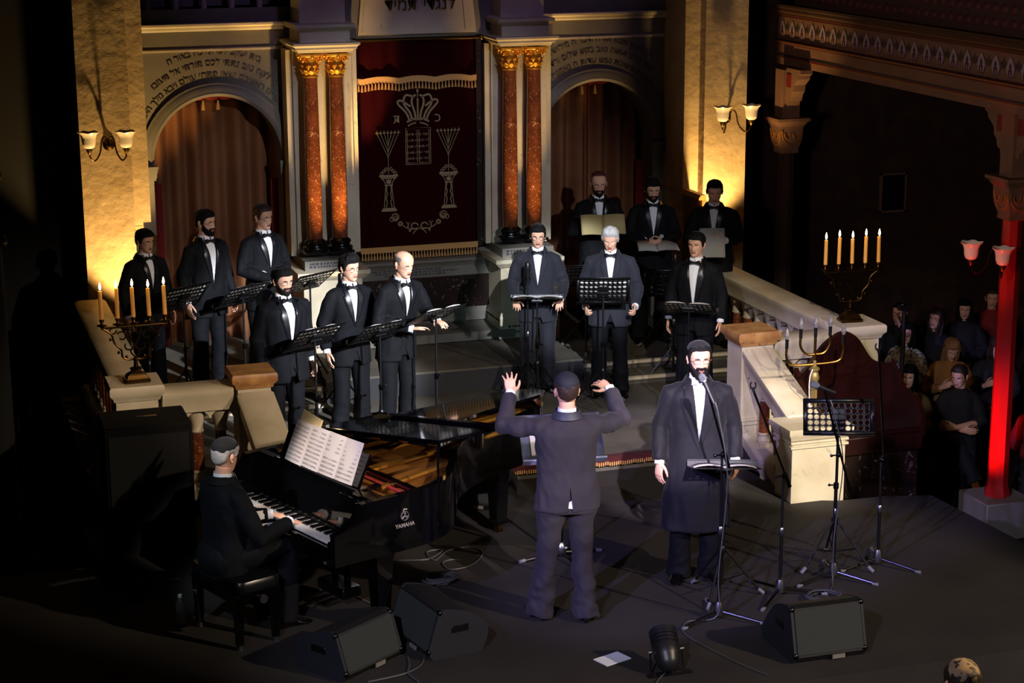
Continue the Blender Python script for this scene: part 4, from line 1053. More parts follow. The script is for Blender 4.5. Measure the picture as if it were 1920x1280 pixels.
        mb.loft(rings, close=False)
        for q in range(3):
            z = zb_+.06+.09*q; mb.ball((0, fy(0, z)+.009, z), (.006, .004, .006), 8, 6)
        if hem > .6 and not seat: mb.add([(-.07, -.11*dp, .79), (.07, -.11*dp, .79), (.06, -.115*dp, 1.02), (-.06, -.115*dp, 1.02)], [(0, 1, 2, 3)]) if False else None
    else: mb = MB()
    if shirt:
        rings = []
        for r_, z in ((.060, 1.47), (.060, 1.50), (.058, 1.54), (.062, 1.541), (.065, 1.505), (.066, 1.485)):
            rings.append([bend((r_*math.sin(a), -r_*.98*math.cos(a)+.008, z-.012*max(math.cos(a), 0)*(z > 1.52))) for a in [2*PI*k/24 for k in range(24)]])
        mb.loft(rings, cap=False)
        for sx in (-1, 1): mb.add([bend(p) for p in [(sx*.006, -.078, 1.525), (sx*.05, -.06, 1.53), (sx*.055, -.082, 1.478), (sx*.012, -.094, 1.488)]], [(0, 1, 2, 3)])
        for sx, d in arms.items():
            a = d['el'].lerp(d['wr'], .88); b = d['wr'].lerp(d['wr']+(d['wr']-d['el']).normalized(), .012); mb.tube([a, b, b, a], [.036, .036, .031, .031], 14, cap=False)
        if vent: mb.add([(-.05, .105, 1.05), (.05, .105, 1.05), (.04, .142, .86), (-.03, .142, .85)], [(0, 1, 2, 3)])
        mb.obj('shirt', M[shirt], root, angle=60)
    if tie:
        yb = bend((0, -.092, 1.487)); mb = MB()
        for sx in (-1, 1):
            rings = []
            for x, h, t_ in ((.004, .009, .008), (.02, .014, .012), (.045, .024, .012), (.058, .022, .007), (.06, .018, .004)):
                rings.append([yb+V((sx*x, -.006+q[1]*t_-.0, q[0]*h)) for q in ((1, 0), (.6, -1), (-.6, -1), (-1, 0), (-.6, 1), (.6, 1))])
            mb.loft(rings)
        mb.ball(yb+V((0, -.008, 0)), (.011, .012, .013), 10, 8); mb.obj('bow_tie', M['satin'], root)
    # ---- trousers
    mb = MB(); torso(mb, .80, 1.03, wd*.97, dp*.98, .008) if not seat else None
    if seat: mb.ball((0, .03, .93), (.19*wd, .15, .15), 16, 12)
    for sx, d in lg.items():
        h0 = d['hip']+V((0, 0, .02)); an = d['an']+V((0, -.0, -.06)) if not seat else d['an']-(d['an']-d['kn']).normalized()*-.02
        mb.tube([h0, h0.lerp(d['kn'], .25), h0.lerp(d['kn'], .6), d['kn'], d['kn'].lerp(an, .35), d['kn'].lerp(an, .8), an], [.108*(.6+.4*wd), .106*(.6+.4*wd), .088, .076, .080, .085, .092], 16)
    tm = remeshed(mb, .012, 3); folds(tm, foldamp*1.2, 7, 9, seed+5, lambda p: .35+.65*(1-sstep(.1, .5, p[2]))); finish(tm, 'trousers', M[trous], root)
    for sx, d in lg.items():
        t_ = V((d['toe'].x, d['toe'].y, 0)).normalized(); a = V((d['an'].x, d['an'].y, 0)); sd = V((-t_.y, t_.x, 0)); zf = (d['an'].z-.085)
        rings = []
        for u, w_, h, z0 in ((-.08, .022, .05, .01), (-.068, .036, .085, 0), (-.02, .041, .105, 0), (.04, .041, .10, 0), (.09, .045, .06, 0), (.14, .046, .045, 0), (.185, .036, .034, .004), (.205, .018, .022, .01)):
            c = a+t_*u+V((0, 0, zf)); rings.append([c+sd*(w_*math.cos(q))+V((0, 0, z0+(h-z0)*(.5+.5*math.sin(q))**.7)) for q in [2*PI*k/14 for k in range(14)]])
        MB().loft(rings).obj('shoe', M[shoes], root)
    return root
def stand_at(hx_, hy_, zf, H):
    """floor point of a standing figure of height H (cap included) whose crown is seen at a photo position"""
    p = onz(hx_, hy_, zf+H); return (p.x, p.y, zf)
R = math.radians
capk = M['skullcap']
down = dict(eyes='down')
# --- back row, left
person('singer at the far left end of the back row, behind the left candelabrum', stand_at(268, 424, ZU, 1.63), R(28), 1.61, head=(.1, .12, 0), hair='hairblack', style='low', cap=(.75, capk), glasses='rect', mouth=.5, seed=1)
person('tall bearded singer in the back row before the left drape, second from the left', stand_at(382, 388, ZU, 1.76), R(26), 1.74, head=(.3, .05, 0), style='low', cap=(.6, capk), beard='short', glasses='rect', v=(1.02, .062), seed=2)
person('singer in glasses at the back beside the left red columns, left of the ark', stand_at(490, 378, ZU, 1.76), R(24), 1.74, head=(.15, .1, 0), hair='hairbrown', cap=(.8, capk), glasses='rect', mouth=.4, armL=dict(el=(.25, -.0, 1.16), wr=(.08, -.25, 1.06), hd=(-1, -.3, 0), pn=(0, 0, -1), th=(0, -1, .3), curl=.5), armR=dict(el=(-.26, .0, 1.16), wr=(-.06, -.27, 1.07), hd=(1, -.3, 0), pn=(0, 0, -1), th=(0, -1, .3), curl=.5), seed=3)
# --- front row, left
person('stout bearded singer in glasses standing in front on the left, behind a music stand', stand_at(527, 494, ZM, 1.73), R(20), 1.71, wd=1.14, dp=1.25, head=(.05, .12, 0), hair='hairblack', style='low', cap=(.85, capk), beard='short', glasses='rect', mouth=.3, v=(1.0, .062), fat=1.06, seed=4)
person('slim young singer in round glasses between the bearded singer and the bald singer', stand_at(652, 474, ZM, 1.71), R(14), 1.70, head=(.22, .08, 0), style='quiff', cap=(.5, capk), glasses='round', seed=5, wd=.97)
person('bald singer in glasses leaning over his music stand beside the ark base', stand_at(740, 471, ZM, 1.70), R(22), 1.74, lean=.16, head=(.12, .15, 0), style='bald', hair='hairmix', glasses='rect', mouth=.8, wd=1.03, armR=dict(el=(-.27, -.08, 1.15), wr=(-.06, -.32, 1.09), hd=(1, -.35, 0), pn=(0, 0, -1), th=(0, -1, .3), curl=.4), armL=dict(el=(.27, -.10, 1.17), wr=(.20, -.35, 1.13), hd=(-.1, -1, -.1), pn=(0, 0, -1), th=(-1, 0, 0), curl=.4), seed=6)
# --- front row, right
LR = dict(el=(.27, .03, 1.14), wr=(.23, -.24, 1.02), hd=(-.1, -1, -.35), pn=(0, 0, -1), th=(-1, 0, 0), curl=.9)
RR = dict(el=(-.27, .03, 1.14), wr=(-.23, -.24, 1.02), hd=(.1, -1, -.35), pn=(0, 0, -1), th=(1, 0, 0), curl=.9)
person('young singer in round glasses holding both sides of a flat music stand', stand_at(1008, 415, ZM, 1.67), R(-18), 1.655, head=(.02, .15, 0), style='low', cap=(.8, capk), glasses='round', mouth=.7, suit='suitgrey', trous='suitgrey', lapel='suitgrey', armL=LR, armR=RR, seed=7, fat=.96)
LR2 = dict(el=(.28, .04, 1.14), wr=(.25, -.2, .98), hd=(-.1, -1, -.4), pn=(-1, 0, 0), th=(0, -.3, 1), curl=1.2)
RR2 = dict(el=(-.28, .04, 1.14), wr=(-.25, -.2, .98), hd=(.1, -1, -.4), pn=(1, 0, 0), th=(0, -.3, 1), curl=1.2)
person('silver-haired singer looking down at a perforated music stand right of the ark', stand_at(1145, 422, ZM, 1.67), R(-20), 1.67, wd=1.1, dp=1.1, head=(-.08, .3, 0), hair='hairgrey', style='quiff', mouth=.5, eyes='down', suit='suitgrey', trous='suit', lapel='suitgrey', armL=LR2, armR=RR2, seed=8)
# --- back row, right
BL_ = dict(el=(.26, -.02, 1.15), wr=(.1, -.27, 1.22), hd=(-.75, -.5, .2), pn=(-.3, .4, .8), th=(.0, -.4, 1), curl=.7)
BR_ = dict(el=(-.26, -.02, 1.15), wr=(-.1, -.27, 1.22), hd=(.75, -.5, .2), pn=(.3, .4, .8), th=(.0, -.4, 1), curl=.7)
pb = [stand_at(1122, 315, ZU, 1.79), stand_at(1224, 327, ZU, 1.75), stand_at(1340, 332, ZU, 1.75)]
person('bearded singer in a wine-red skullcap reading an open songbook before the right drape', pb[0], R(-12), 1.76, head=(0, .18, 0), style='bald', hair='hairmix', cap=(.8, mat('wine_cap', '40060a', .8)), beard='short', beardm='hairblack', glasses='round', armL=BL_, armR=BR_, seed=9, eyes='down')
BL2 = dict(BL_, wr=(.06, -.27, 1.10)); BR2 = dict(BR_, wr=(-.08, -.27, 1.10))
person('bearded singer in glasses looking down at bent white pages, middle of the right back row', pb[1], R(-14), 1.735, head=(0, .25, 0), style='low', cap=(.6, capk), beard='short', glasses='rect', armL=BL2, armR=BR2, seed=10, eyes='down', wd=1.05)
BL3 = dict(BL_, wr=(.12, -.25, 1.17)); BR3 = dict(BR_, wr=(-.06, -.27, 1.05))
person('clean-shaven singer with a high forehead reading white sheets before the right plaster pier', pb[2], R(-24), 1.74, head=(.05, .3, 0), style='short', hair='hairblack', armL=BL3, armR=BR3, seed=11, eyes='down', wd=1.06)
person('young singer with arms hanging at the right end, beside the ochre-capped newel', stand_at(1307, 430, ZM, 1.70), R(-36), 1.68, head=(-.12, .05, 0), style='low', cap=(.7, capk), v=(.98, .062), seed=12, suit='suit')
# --- conductor, seen from behind with both arms raised
cl_ = dict(el=(.42, -.13, 1.39), wr=(.345, -.30, 1.57), hd=(-.05, -.45, .85), pn=(0, -.85, -.5), th=(-1, -.1, .1), curl=.45, spread=.5)
cr_ = dict(el=(-.42, -.13, 1.39), wr=(-.36, -.31, 1.57), hd=(.5, -.8, .25), pn=(0, -.5, -.85), th=(1, -.1, -.2), curl=.5, spread=.3)
pc = onz(1062, 1158, 0)
person('conductor seen from behind with both arms raised, grey suit and skullcap', (pc.x, pc.y, 0), R(180-9), 1.77, wd=1.13, dp=1.08, head=(0, .05, 0), style='short', hair='hairbrown', cap=(.95, mat('navy_cap', '14141f', .8)), suit='suitplum', trous='suitplum', lapel='satingrey', armL=cl_, armR=cr_, vent=True, hem=.82, foldamp=.022, seed=13, vox=.006,
       legs={1: dict(hip=(.095, .01, .92), kn=(.13, -.02, .5), an=(.19, -.03, .085)), -1: dict(hip=(-.095, .01, .92), kn=(-.11, -.03, .5), an=(-.13, .06, .085))})
# --- soloist in a long coat
so = onz(1302, 1083, 0)
sl_ = dict(el=(.268, .04, 1.15), wr=(.272, -.04, .91), hd=(.05, -.15, -1), pn=(-.6, .3, 0), th=(-.5, -.9, 0), curl=.75, spread=.2)
sr_ = dict(el=(-.268, .04, 1.15), wr=(-.272, -.04, .90), hd=(-.05, -.15, -1), pn=(.4, .6, 0), th=(.6, -.9, 0), curl=.5, spread=.25)
person('bearded soloist in a long black frock coat singing at the front microphone', (so.x, so.y, 0), R(-17), 1.80, wd=1.1, dp=1.06, head=(.12, .05, 0), style='short', cap=(1.0, capk), beard='full', glasses='rect', mouth=.5, eyes='down', suit='coat', lapel='coat', hem=.40, v=(1.02, .054), lapw=1.45, tie=False, armL=sl_, armR=sr_, seed=14, vox=.006, foldamp=.011)

# ================================================================ music stands
def desk_mesh(holes=True, w_=.50, h_=.34):
    mb = MB()
    if holes:
        nx, ny, mx, my = 10, 5, .03, .03; cw, ch = (w_-2*mx)/nx, (h_-2*my)/ny
        for i in range(nx):
            for j in range(ny):
                x0, y0 = -w_/2+mx+i*cw, my+j*ch; cx, cy = x0+cw/2, y0+ch/2
                sq = [(x0+cw, cy), (x0+cw, y0+ch), (cx, y0+ch), (x0, y0+ch), (x0, cy), (x0, y0), (cx, y0), (x0+cw, y0)]
                ci = [(cx+.0185*math.cos(k*PI/4), cy+.0175*math.sin(k*PI/4)) for k in range(8)]
                if 4 <= i <= 5 and j <= 1: mb.add([(x0, y0, 0), (x0+cw, y0, 0), (x0+cw, y0+ch, 0), (x0, y0+ch, 0)], [(0, 1, 2, 3)]); continue
                mb.add([(*p, 0) for p in sq]+[(*p, 0) for p in ci], [(k, (k+1) % 8, 8+(k+1) % 8, 8+k) for k in range(8)])
        for x0, x1, y0, y1 in ((-w_/2, w_/2, 0, my), (-w_/2, w_/2, h_-my, h_), (-w_/2, -w_/2+mx, my, h_-my), (w_/2-mx, w_/2, my, h_-my)): mb.add([(x0, y0, 0), (x1, y0, 0), (x1, y1, 0), (x0, y1, 0)], [(0, 1, 2, 3)])
    else: mb.add([(-w_/2, 0, 0), (w_/2, 0, 0), (w_/2, h_, 0), (-w_/2, h_, 0)], [(0, 1, 2, 3)])
    return mb
def tripod_legs(t, hc, rr, a0, kind='folding'):
    for k in range(3):
        a = a0+k*2*PI/3; c, s_ = math.cos(a), math.sin(a)
        mb = MB()
        if kind == 'folding':
            mb.tube([(c*.025, s_*.025, hc), (c*rr, s_*rr, .012)], .0095, 8); mb.tube([(c*.02, s_*.02, hc*.35), (c*rr*.55, s_*rr*.55, hc*.47)], .006, 6)
        else: mb.tube([(c*.02, s_*.02, hc), (c*.06, s_*.06, hc-.005), (c*rr, s_*rr, .016)], .0105, 8)
        o = mb.obj('leg', M['black'] if kind == 'folding' else M['darksteel'], t)
        MB().tube([(c*(rr-.03), s_*(rr-.03), .012+(hc*.03/rr if kind == 'folding' else .004)), (c*(rr+.012), s_*(rr+.012), .013)], .0135, 8).obj('rubber_foot', M['rubber'], o)
M['darksteel'] = mat('dark_steel', '3a3a3e', .3, metal=1); M['rubber'] = mat('grey_rubber', '6e6e70', .6)
def music_stand(label, px, py, h, zf, rz, tilt=40, a0=.5, holes=True, sheet=None, loc=None, group=None, dw=.5, dh=.34):
    if loc is None:
        p = onz(px, py, zf+h); loc = (p.x, p.y, zf)
    t = thing('music_stand', label, 'music stand', loc, rz, group)
    Rt = Matrix.Rotation(math.radians(tilt), 4, 'X')
    T = Matrix.Rotation(PI, 4, 'Z')  # desk local: y up the desk; reader at +Y
    A = Matrix.Translation((0, 0, h)) @ T @ Rt @ Matrix.Translation((0, -dh/2, 0))
    d = desk_mesh(holes, dw, dh); d.v = [A @ p for p in d.v]
    o = d.obj('desk', M['black'], t, angle=30); md = o.modifiers.new('thickness', 'SOLIDIFY'); md.thickness = .003
    l = MB(); l.T = A; l.box((0, -.002, .022), (dw, .004, .05)).box((0, .02, .045), (dw, .003, .003)); l.obj('ledge', M['black'], t)
    MB().tube([(0, 0, .10), (0, 0, h*.55)], .0135, 10).obj('lower_tube', M['black'], t)
    MB().tube([(0, 0, h*.5), (0, 0, h-.03)], .0095, 10).obj('upper_tube', M['black'], t)
    MB().lathe([(.016, 0), (.02, .005), (.02, .045), (.014, .05)], (0, 0, h*.55-.03), 12).tube([(0, 0, h*.55), (.05, 0, h*.55)], .006, 6).ball((.05, 0, h*.55), .011, 8, 6).obj('clutch', M['darksteel'], t)
    m2 = MB(); m2.T = Matrix.Translation((0, 0, h)) @ T @ Rt; m2.box((0, 0, -.015), (.1, .12, .02)).tube([(-.05, 0, -.03), (.06, 0, -.03)], .008, 8); m2.obj('tilt_bracket', M['black'], t)
    MB().lathe([(.02, -.03), (.026, -.02), (.026, .02), (.018, .03)], (0, 0, .36), 12).obj('leg_collar', M['black'], t)
    tripod_legs(t, .36, .3, a0)
    if sheet:
        # an open score on the ledge: its own thing
        s_ = thing('score', sheet, 'sheet music', loc, rz)
        for sx in (-1, 1):
            q = MB(); q.T = A; rings = []
            for k in range(7):
                u = k/6; rings.append([(sx*.22*u, .012, .006+.018*math.sin(PI*u)**.7), (sx*.22*u, .30, .006+.018*math.sin(PI*u)**.7)])
            q.loft(rings, close=False); o = q.obj('page', M['paper'], s_); md = o.modifiers.new('thickness', 'SOLIDIFY'); md.thickness = .003
    return t
gA = 'perforated black music stands of the choir'
g_ = lambda s: next(o for o in bpy.data.objects if o.get('category') == 'person' and s in o['label'])
def stand_for(label, px, py, who, d, rz, tilt, a0=.5, sheet=None, zf=ZM):
    Y = g_(who).location.y - d; p = onY(px, py, Y)
    zf = ZP+.0 if 3.76 < p.x < 6.34 and p.y > 17.5 else ZM if p.y < 17.2 else ZM+.08 if p.y < 17.5 else ZU
    return music_stand(label, 0, 0, p.z-zf, zf, R(rz), tilt, a0, sheet=sheet, loc=(p.x, p.y, zf))
stand_for('perforated music stand at the far left before the end singer of the back row', 343, 557, 'far left end', .25, 30, 48, .4, 'white pages on the music stand at the far left', zf=ZU)
stand_for('perforated music stand with white pages before the tall bearded singer of the left back row', 455, 553, 'tall bearded', .38, 32, 42, .9, 'white score pages on the second music stand from the left', ZU)
stand_for('perforated music stand lit from behind before the singer beside the left columns', 581, 528, 'beside the left red', .30, 32, 38, .2, zf=ZU)
stand_for('perforated music stand in front of the stout bearded singer', 590, 632, 'stout bearded', .42, 26, 42, .3, 'white score on the stand of the stout bearded singer')
stand_for('perforated music stand in front of the slim young singer', 712, 622, 'slim young', .42, 24, 38, .7, 'open white score on the stand of the slim young singer')
stand_for('perforated music stand the bald singer leans on', 817, 590, 'bald singer in', .45, 27, 30, .1, 'open white score under the hands of the bald singer')
stand_for('flat-tilted music stand held by the young singer right of the ark', 1007, 560, 'both sides', .36, -18, 16, .6, 'open white score on the flat music stand right of the ark')
stand_for('steep perforated music stand held by the silver-haired singer', 1131, 545, 'silver-haired', .40, -18, 58, .8, 'white pages seen through the stand of the silver-haired singer')
stand_for('dark music stand half hidden behind the stand of the silver-haired singer', 1100, 516, 'wine-red', .55, -8, 50, .3, zf=ZU)
stand_for('dark music stand before the bearded singer in the middle of the right back row', 1250, 530, 'bent white pages', .45, -10, 62, .4, zf=ZU)
stand_for('perforated music stand before the young singer with hanging arms at the right end', 1292, 577, 'arms hanging', .40, -32, 26, .9, 'white score on the stand of the young singer at the right end')
p = onz(1352, 1118, 0)
music_stand('front music stand of the soloist carrying open pages', 0, 0, .97, 0, R(-20), 14, .15, loc=(p.x, p.y, 0), sheet='open pages on the music stand of the soloist')
p = onz(1562, 1062, 0)
music_stand('empty perforated music stand before the white stair pedestal on the right', 0, 0, 1.165, 0, R(160), 72, .6, loc=(p.x, p.y, 0), dw=.52, dh=.27)
# conductor's stand with big scores
p = onz(1052, 1046, 0)
t = thing('conductor_stand', 'wide grey conductor music stand with a flat footed base', 'music stand', (p.x, p.y, 0), R(171))
A = Matrix.Translation((0, 0, .95)) @ Matrix.Rotation(PI, 4, 'Z') @ Matrix.Rotation(math.radians(48), 4, 'X') @ Matrix.Translation((0, -.2, 0))
q = MB(); q.T = A; q.box((0, .2, 0), (.62, .4, .008)); q.obj('desk', mat('grey_desk', '3c3f52', .6), t)
q = MB(); q.T = A; q.box((0, 0, .03), (.63, .012, .07)); q.obj('ledge', mat('pale_ledge', '8e92ae', .5), t)
MB().tube([(0, 0, .05), (0, 0, .95)], .014, 10).obj('tube', M['darksteel'], t)
MB().lathe([(.03, .03), (.04, .05), (.04, .1), (.02, .13)], n=14).ball((-.03, .03, .09), .02, 10, 8).obj('base_hub', M['chrome'], t)
for a in (.2, 1.9, 3.4, 5.0):
    o = MB().tube([(0, 0, .05), (math.cos(a)*.3, math.sin(a)*.3, .02)], (.012), 8).obj('leg', M['black'], t)
    MB().tube([(math.cos(a)*.29, math.sin(a)*.29, .022), (math.cos(a)*.34, math.sin(a)*.34, .014)], .014, 8).obj('rubber_foot', M['rubber'], o)
s_ = thing('score', 'large white score open on the conductor stand, its left page showing past his coat', 'sheet music', (p.x, p.y, 0), R(171))
for x in (-.14, .1):
    q = MB(); q.T = A; q.box((x, .2, .012), (.2, .28, .01)); q.obj('page', M['paper'], s_)
# ================================================================ microphones
def mic_stand(label, base, top, boom=None, mic=None, legs=.33, a0=.3, kind='flat', loc=None, zf=0, micpx=None, poleh=None):
    """base, top: photo positions of the pole's foot and top; boom: photo positions (tail, tip)"""
    p = onz(*base, zf) if loc is None else V(loc); Y = p.y
    t = thing('microphone_stand', label, 'microphone stand', p)
    zt = poleh if poleh else (onY(*top, Y)-p).z
    MB().tube([(0, 0, .06), (0, 0, zt*.55)], .0125, 10).obj('lower_pole', M['black'], t); MB().tube([(0, 0, zt*.5), (0, 0, zt)], .009, 10).obj('upper_pole', M['black'], t)
    MB().lathe([(.015, 0), (.019, .01), (.019, .05), (.012, .06)], (0, 0, zt*.55-.04), 12).obj('clutch', M['chrome'], t)
    if kind == 'flat':
        MB().lathe([(.034, .035), (.036, .06), (.034, .1), (.024, .13), (.014, .135)], n=16).obj('base_hub', M['chrome'], t); tripod_legs(t, .06, legs, a0, 'flat')
    else:
        MB().lathe([(.02, .3), (.026, .31), (.026, .35), (.016, .36)], n=12).obj('leg_collar', M['black'], t); tripod_legs(t, .33, legs, a0)
    tip = V((0, 0, zt))
    if boom:
        a, b = onY(*boom[0], Y-.03)-p, onY(*boom[1], Y-.12)-p; tip = b; d = (b-a).normalized()
        MB().tube([a, b], .0085, 8).tube([a, a+d*.12], .014, 10).obj('boom', M['darksteel'], t)
        MB().ball((0, -.02, zt), .022, 10, 8).tube([(0, -.03, zt), (-.06, -.03, zt)], .006, 6).ball((-.065, -.03, zt), .012, 8, 6).obj('boom_joint', M['darksteel'], t)
        if mic is None:
            MB().tube([b, b+V((-.01, -.0, .03))], .01, 8).tube([b+V((-.025, 0, .03)), b+V((-.03, 0, .06)), b+V((-.022, 0, .075))], .006, 6).tube([b+V((.01, 0, .03)), b+V((.012, 0, .055)), b+V((.005, 0, .07))], .006, 6).tube([b+V((-.025, 0, .03)), b+V((.01, 0, .03))], .007, 6).obj('clip', M['black'], t)
    if mic:
        kind_, dr, lab = mic; dr = V(dr).normalized(); g = p+tip
        m = thing('microphone', lab, 'microphone', g)
        if kind_ == 'hand':
            MB().tube([dr*-.10, dr*-.02, dr*.06], [.011, .014, .019], 12).obj('handle', M['blacksatin'], m)
            MB().tube([dr*.055, dr*.062, dr*.075, dr*.1, dr*.115, dr*.12], [.02, .025, .026, .025, .015, .004], 14).obj('grille', M['micgrille'], m)
            MB().tube([dr*.056, dr*.062], .0265, 14).obj('grille_ring', M['chrome'], m)
        else:
            MB().lathe([(.012, -.02), (.026, 0), (.027, .08), (.029, .085), (.029, .15), (.022, .165), (.004, .17)], n=16).obj('capsule', M['black'], m)
            MB().lathe([(.032, .01), (.036, .012), (.036, .02), (.032, .022)], n=16).tube([(0, 0, -.06), (.03, 0, -.03), (.034, 0, .015)], .004, 6).tube([(0, 0, -.06), (-.03, 0, -.03), (-.034, 0, .015)], .004, 6).obj('mount', M['darksteel'], m)
    return t, p, tip
M['blacksatin'] = mat('mic_body', '1a1a1d', .4); M['micgrille'] = mat('mic_grille', '8a8c90', .4, metal=.8, bump=.6, bscale=400)
ta, pa, tipa = mic_stand('front microphone stand of the soloist with three flat legs', (1347, 1160), (1353, 850), ((1366, 875), (1327, 730)), ('hand', (-.25, .35, .75), 'silver-headed vocal microphone at the mouth of the soloist'), a0=3.5)
tb, pb_, tipb = mic_stand('microphone stand with an empty clip right of the soloist', (1462, 1117), (1466, 890), ((1481, 912), (1414, 735)), a0=3.9)
tc_, pcm, tipc = mic_stand('microphone stand before the white pedestal with a bluish microphone', (1562, 1085), (1573, 850), ((1596, 930), (1545, 728)), ('hand', (-.8, .0, .35), 'blue-lit vocal microphone on the right boom'), a0=3.4)
td, pd_, tipd = mic_stand('rightmost microphone stand with a raised boom and no microphone', (1645, 1060), (1657, 860), ((1660, 900), (1648, 662)), a0=3.3)
mic_stand('choir microphone stand before the slim young singer', (646, 778), (643, 545), None, ('cond', (0, 0, 1), 'long black condenser microphone before the slim young singer'), .28, .4, 'folding', zf=ZM)
mic_stand('choir microphone stand before the young singer right of the ark', (990, 745), (988, 524), None, ('cond', (0, 0, 1), 'long black condenser microphone before the young singer right of the ark'), .28, .2, 'folding', zf=ZM)
mic_stand('choir microphone stand beside the young singer at the right end', (1262, 712), (1267, 508), None, ('cond', (0, 0, 1), 'black condenser microphone beside the young singer at the right end'), .28, .9, 'folding', zf=ZM)
p = onY(1686, 800, 15.6)
t = thing('lighting_stand', 'tall thin black stand rising among the audience by the wooden seat', 'stand', (p.x, 15.6, -.9))
zt = onY(1690, 580, 15.6).z+.9
MB().tube([(0, 0, .1), (0, 0, zt)], .022, 10).obj('pole', M['black'], t); tripod_legs(t, .4, .35, .3)
MB().box((.0, 0, zt+.02), (.12, .06, .05)).ball((-.04, -.03, zt+.05), .018, 8, 6).obj('head', M['black'], t)
def cable(label, pts, r=.006, z=.007, m='rubbercable', name='cable'):
    P_ = [onz(x, y, z) if len(q) == 2 else V(q) for q in pts for x, y in [q[:2]]]
    return MB().tube(catmull(P_, 6), r, 8).obj(name, M[m], label=label, cat='cable')
M['rubbercable'] = mat('cable_rubber', '4a4a4c', .45); M['tancable'] = mat('tan_cable', '6a5a44', .5)
for tt, pp, tip_, lab, ex in ((ta, pa, tipa, 'cable running from the soloist microphone to the floor and off past the lamp', [(1290, 1165), (1282, 1185), (1320, 1210), (1390, 1245), (1440, 1265)]), (tc_, pcm, tipc, 'cable dropping from the blue-lit microphone to a coil on the floor', [(1560, 1100), (1545, 1125), (1530, 1118)])):
    g = pp+tip_
    MB().tube(catmull([g+V((.04, -.03, -.08)), g+V((.07, -.04, -.2)), pp+V((.03, -.03, tip_.z*.6)), pp+V((-.02, -.03, .35)), pp+V((-.03, -.05, .05))]+[onz(*e, .008) for e in ex], 6), .0045, 6).obj('cable', M['rubbercable'], label=lab, cat='cable')
def coil(label, px, py, r, n, seed):
    rnd = random.Random(seed); c = onz(px, py, .01); pts = []
    for i in range(n*14+1):
        a = 2*PI*i/14; rr = r*(1+.14*math.sin(i*.37+seed)); pts.append(c+V((rr*math.cos(a)+rnd.uniform(-.008, .008), rr*.8*math.sin(a)+rnd.uniform(-.008, .008), .004+.007*(i/14)+rnd.uniform(0, .004))))
    MB().tube(pts, .006, 6).obj('cable_coil', M['rubbercable'], label=label, cat='cable')
coil('coiled black cable on the floor right of the piano leg', 825, 1090, .12, 6, 1)
coil('coiled cable on the floor behind the right floor monitor', 1545, 1122, .12, 5, 2)
cable('loose looping cable on the floor beside the piano', [(655, 1050), (760, 1050), (805, 1047), (830, 1030), (800, 1035), (815, 1050), (840, 1032), (880, 1025), (905, 1035), (890, 1055), (865, 1065), (840, 1066), (830, 1055), (845, 1049), (865, 1050)])
cable('tan cable crossing the floor under the piano', [(605, 1095), (650, 1110), (705, 1135)], m='tancable')
cable('cable from the coil to a plug on the floor', [(838, 1078), (820, 1100), (812, 1118), (816, 1126)])
cable('pale cable snaking from the front left monitor', [(690, 1278), (760, 1262), (790, 1245), (796, 1228)], m='rubbercable')
cable('second pale cable behind the front left monitor', [(785, 1278), (766, 1262), (768, 1245), (765, 1232)])
# songbooks held by the right back row
def book(label, root, pts, m='paperwarm'):
    """open booklet: two curved leaves in the holder's space (their own coordinates)"""
    Mx = root.matrix_basis.copy(); s_ = thing('songbook', label, 'sheet music', root.location)
    return s_, Mx
def sheaf(label, owner, c, w_, h_, tilt, yaw=0, m='paper', curl=.02, bendout=0, open_=True):
    bpy.context.view_layer.update(); W_ = owner.matrix_world @ Matrix.Translation(c) @ Matrix.Rotation(yaw, 4, 'Z') @ Matrix.Rotation(tilt, 4, 'X')
    t = thing('songbook', label, 'sheet music', W_.translation)
    Wl = Matrix.Translation(-W_.translation) @ W_
    for sx in ((-1, 1) if open_ else (1,)):
        q = MB(); q.T = Wl; rings = []
        for k in range(9):
            u = k/8; z = curl*math.sin(PI*u*.8)
            b = bendout*u*u if sx > 0 else 0
            rings.append([((sx*u if open_ else 2*u-1)*w_/2, -b*.6-z, -h_/2-b), ((sx*u if open_ else 2*u-1)*w_/2, -z-b*.3, h_/2-b)])
        q.loft(rings, close=False); o = q.obj('page', M[m], t); md = o.modifiers.new('thickness', 'SOLIDIFY'); md.thickness = .006
    return t
pp = {o['label'][:24]: o for o in bpy.data.objects if o.name.startswith('person') and o.get('label')}
g_ = lambda s: next(o for o in bpy.data.objects if o.get('category') == 'person' and s in o['label'])
sheaf('cream songbook with a curling right page held by the singer in the wine-red skullcap', g_('wine-red'), (0, -.35, 1.27), .46, .22, -.55, 0, 'paperwarm', .03)
sheaf('white pages bent over the hands of the middle singer of the right back row', g_('bent white pages'), (.0, -.36, 1.10), .40, .20, -1.2, 0, 'paper', .015, .16)
sheaf('white sheets held up by the clean-shaven singer before the right pier', g_('clean-shaven'), (-.01, -.33, 1.16), .26, .31, -.45, .1, 'paper', .012, 0, False)

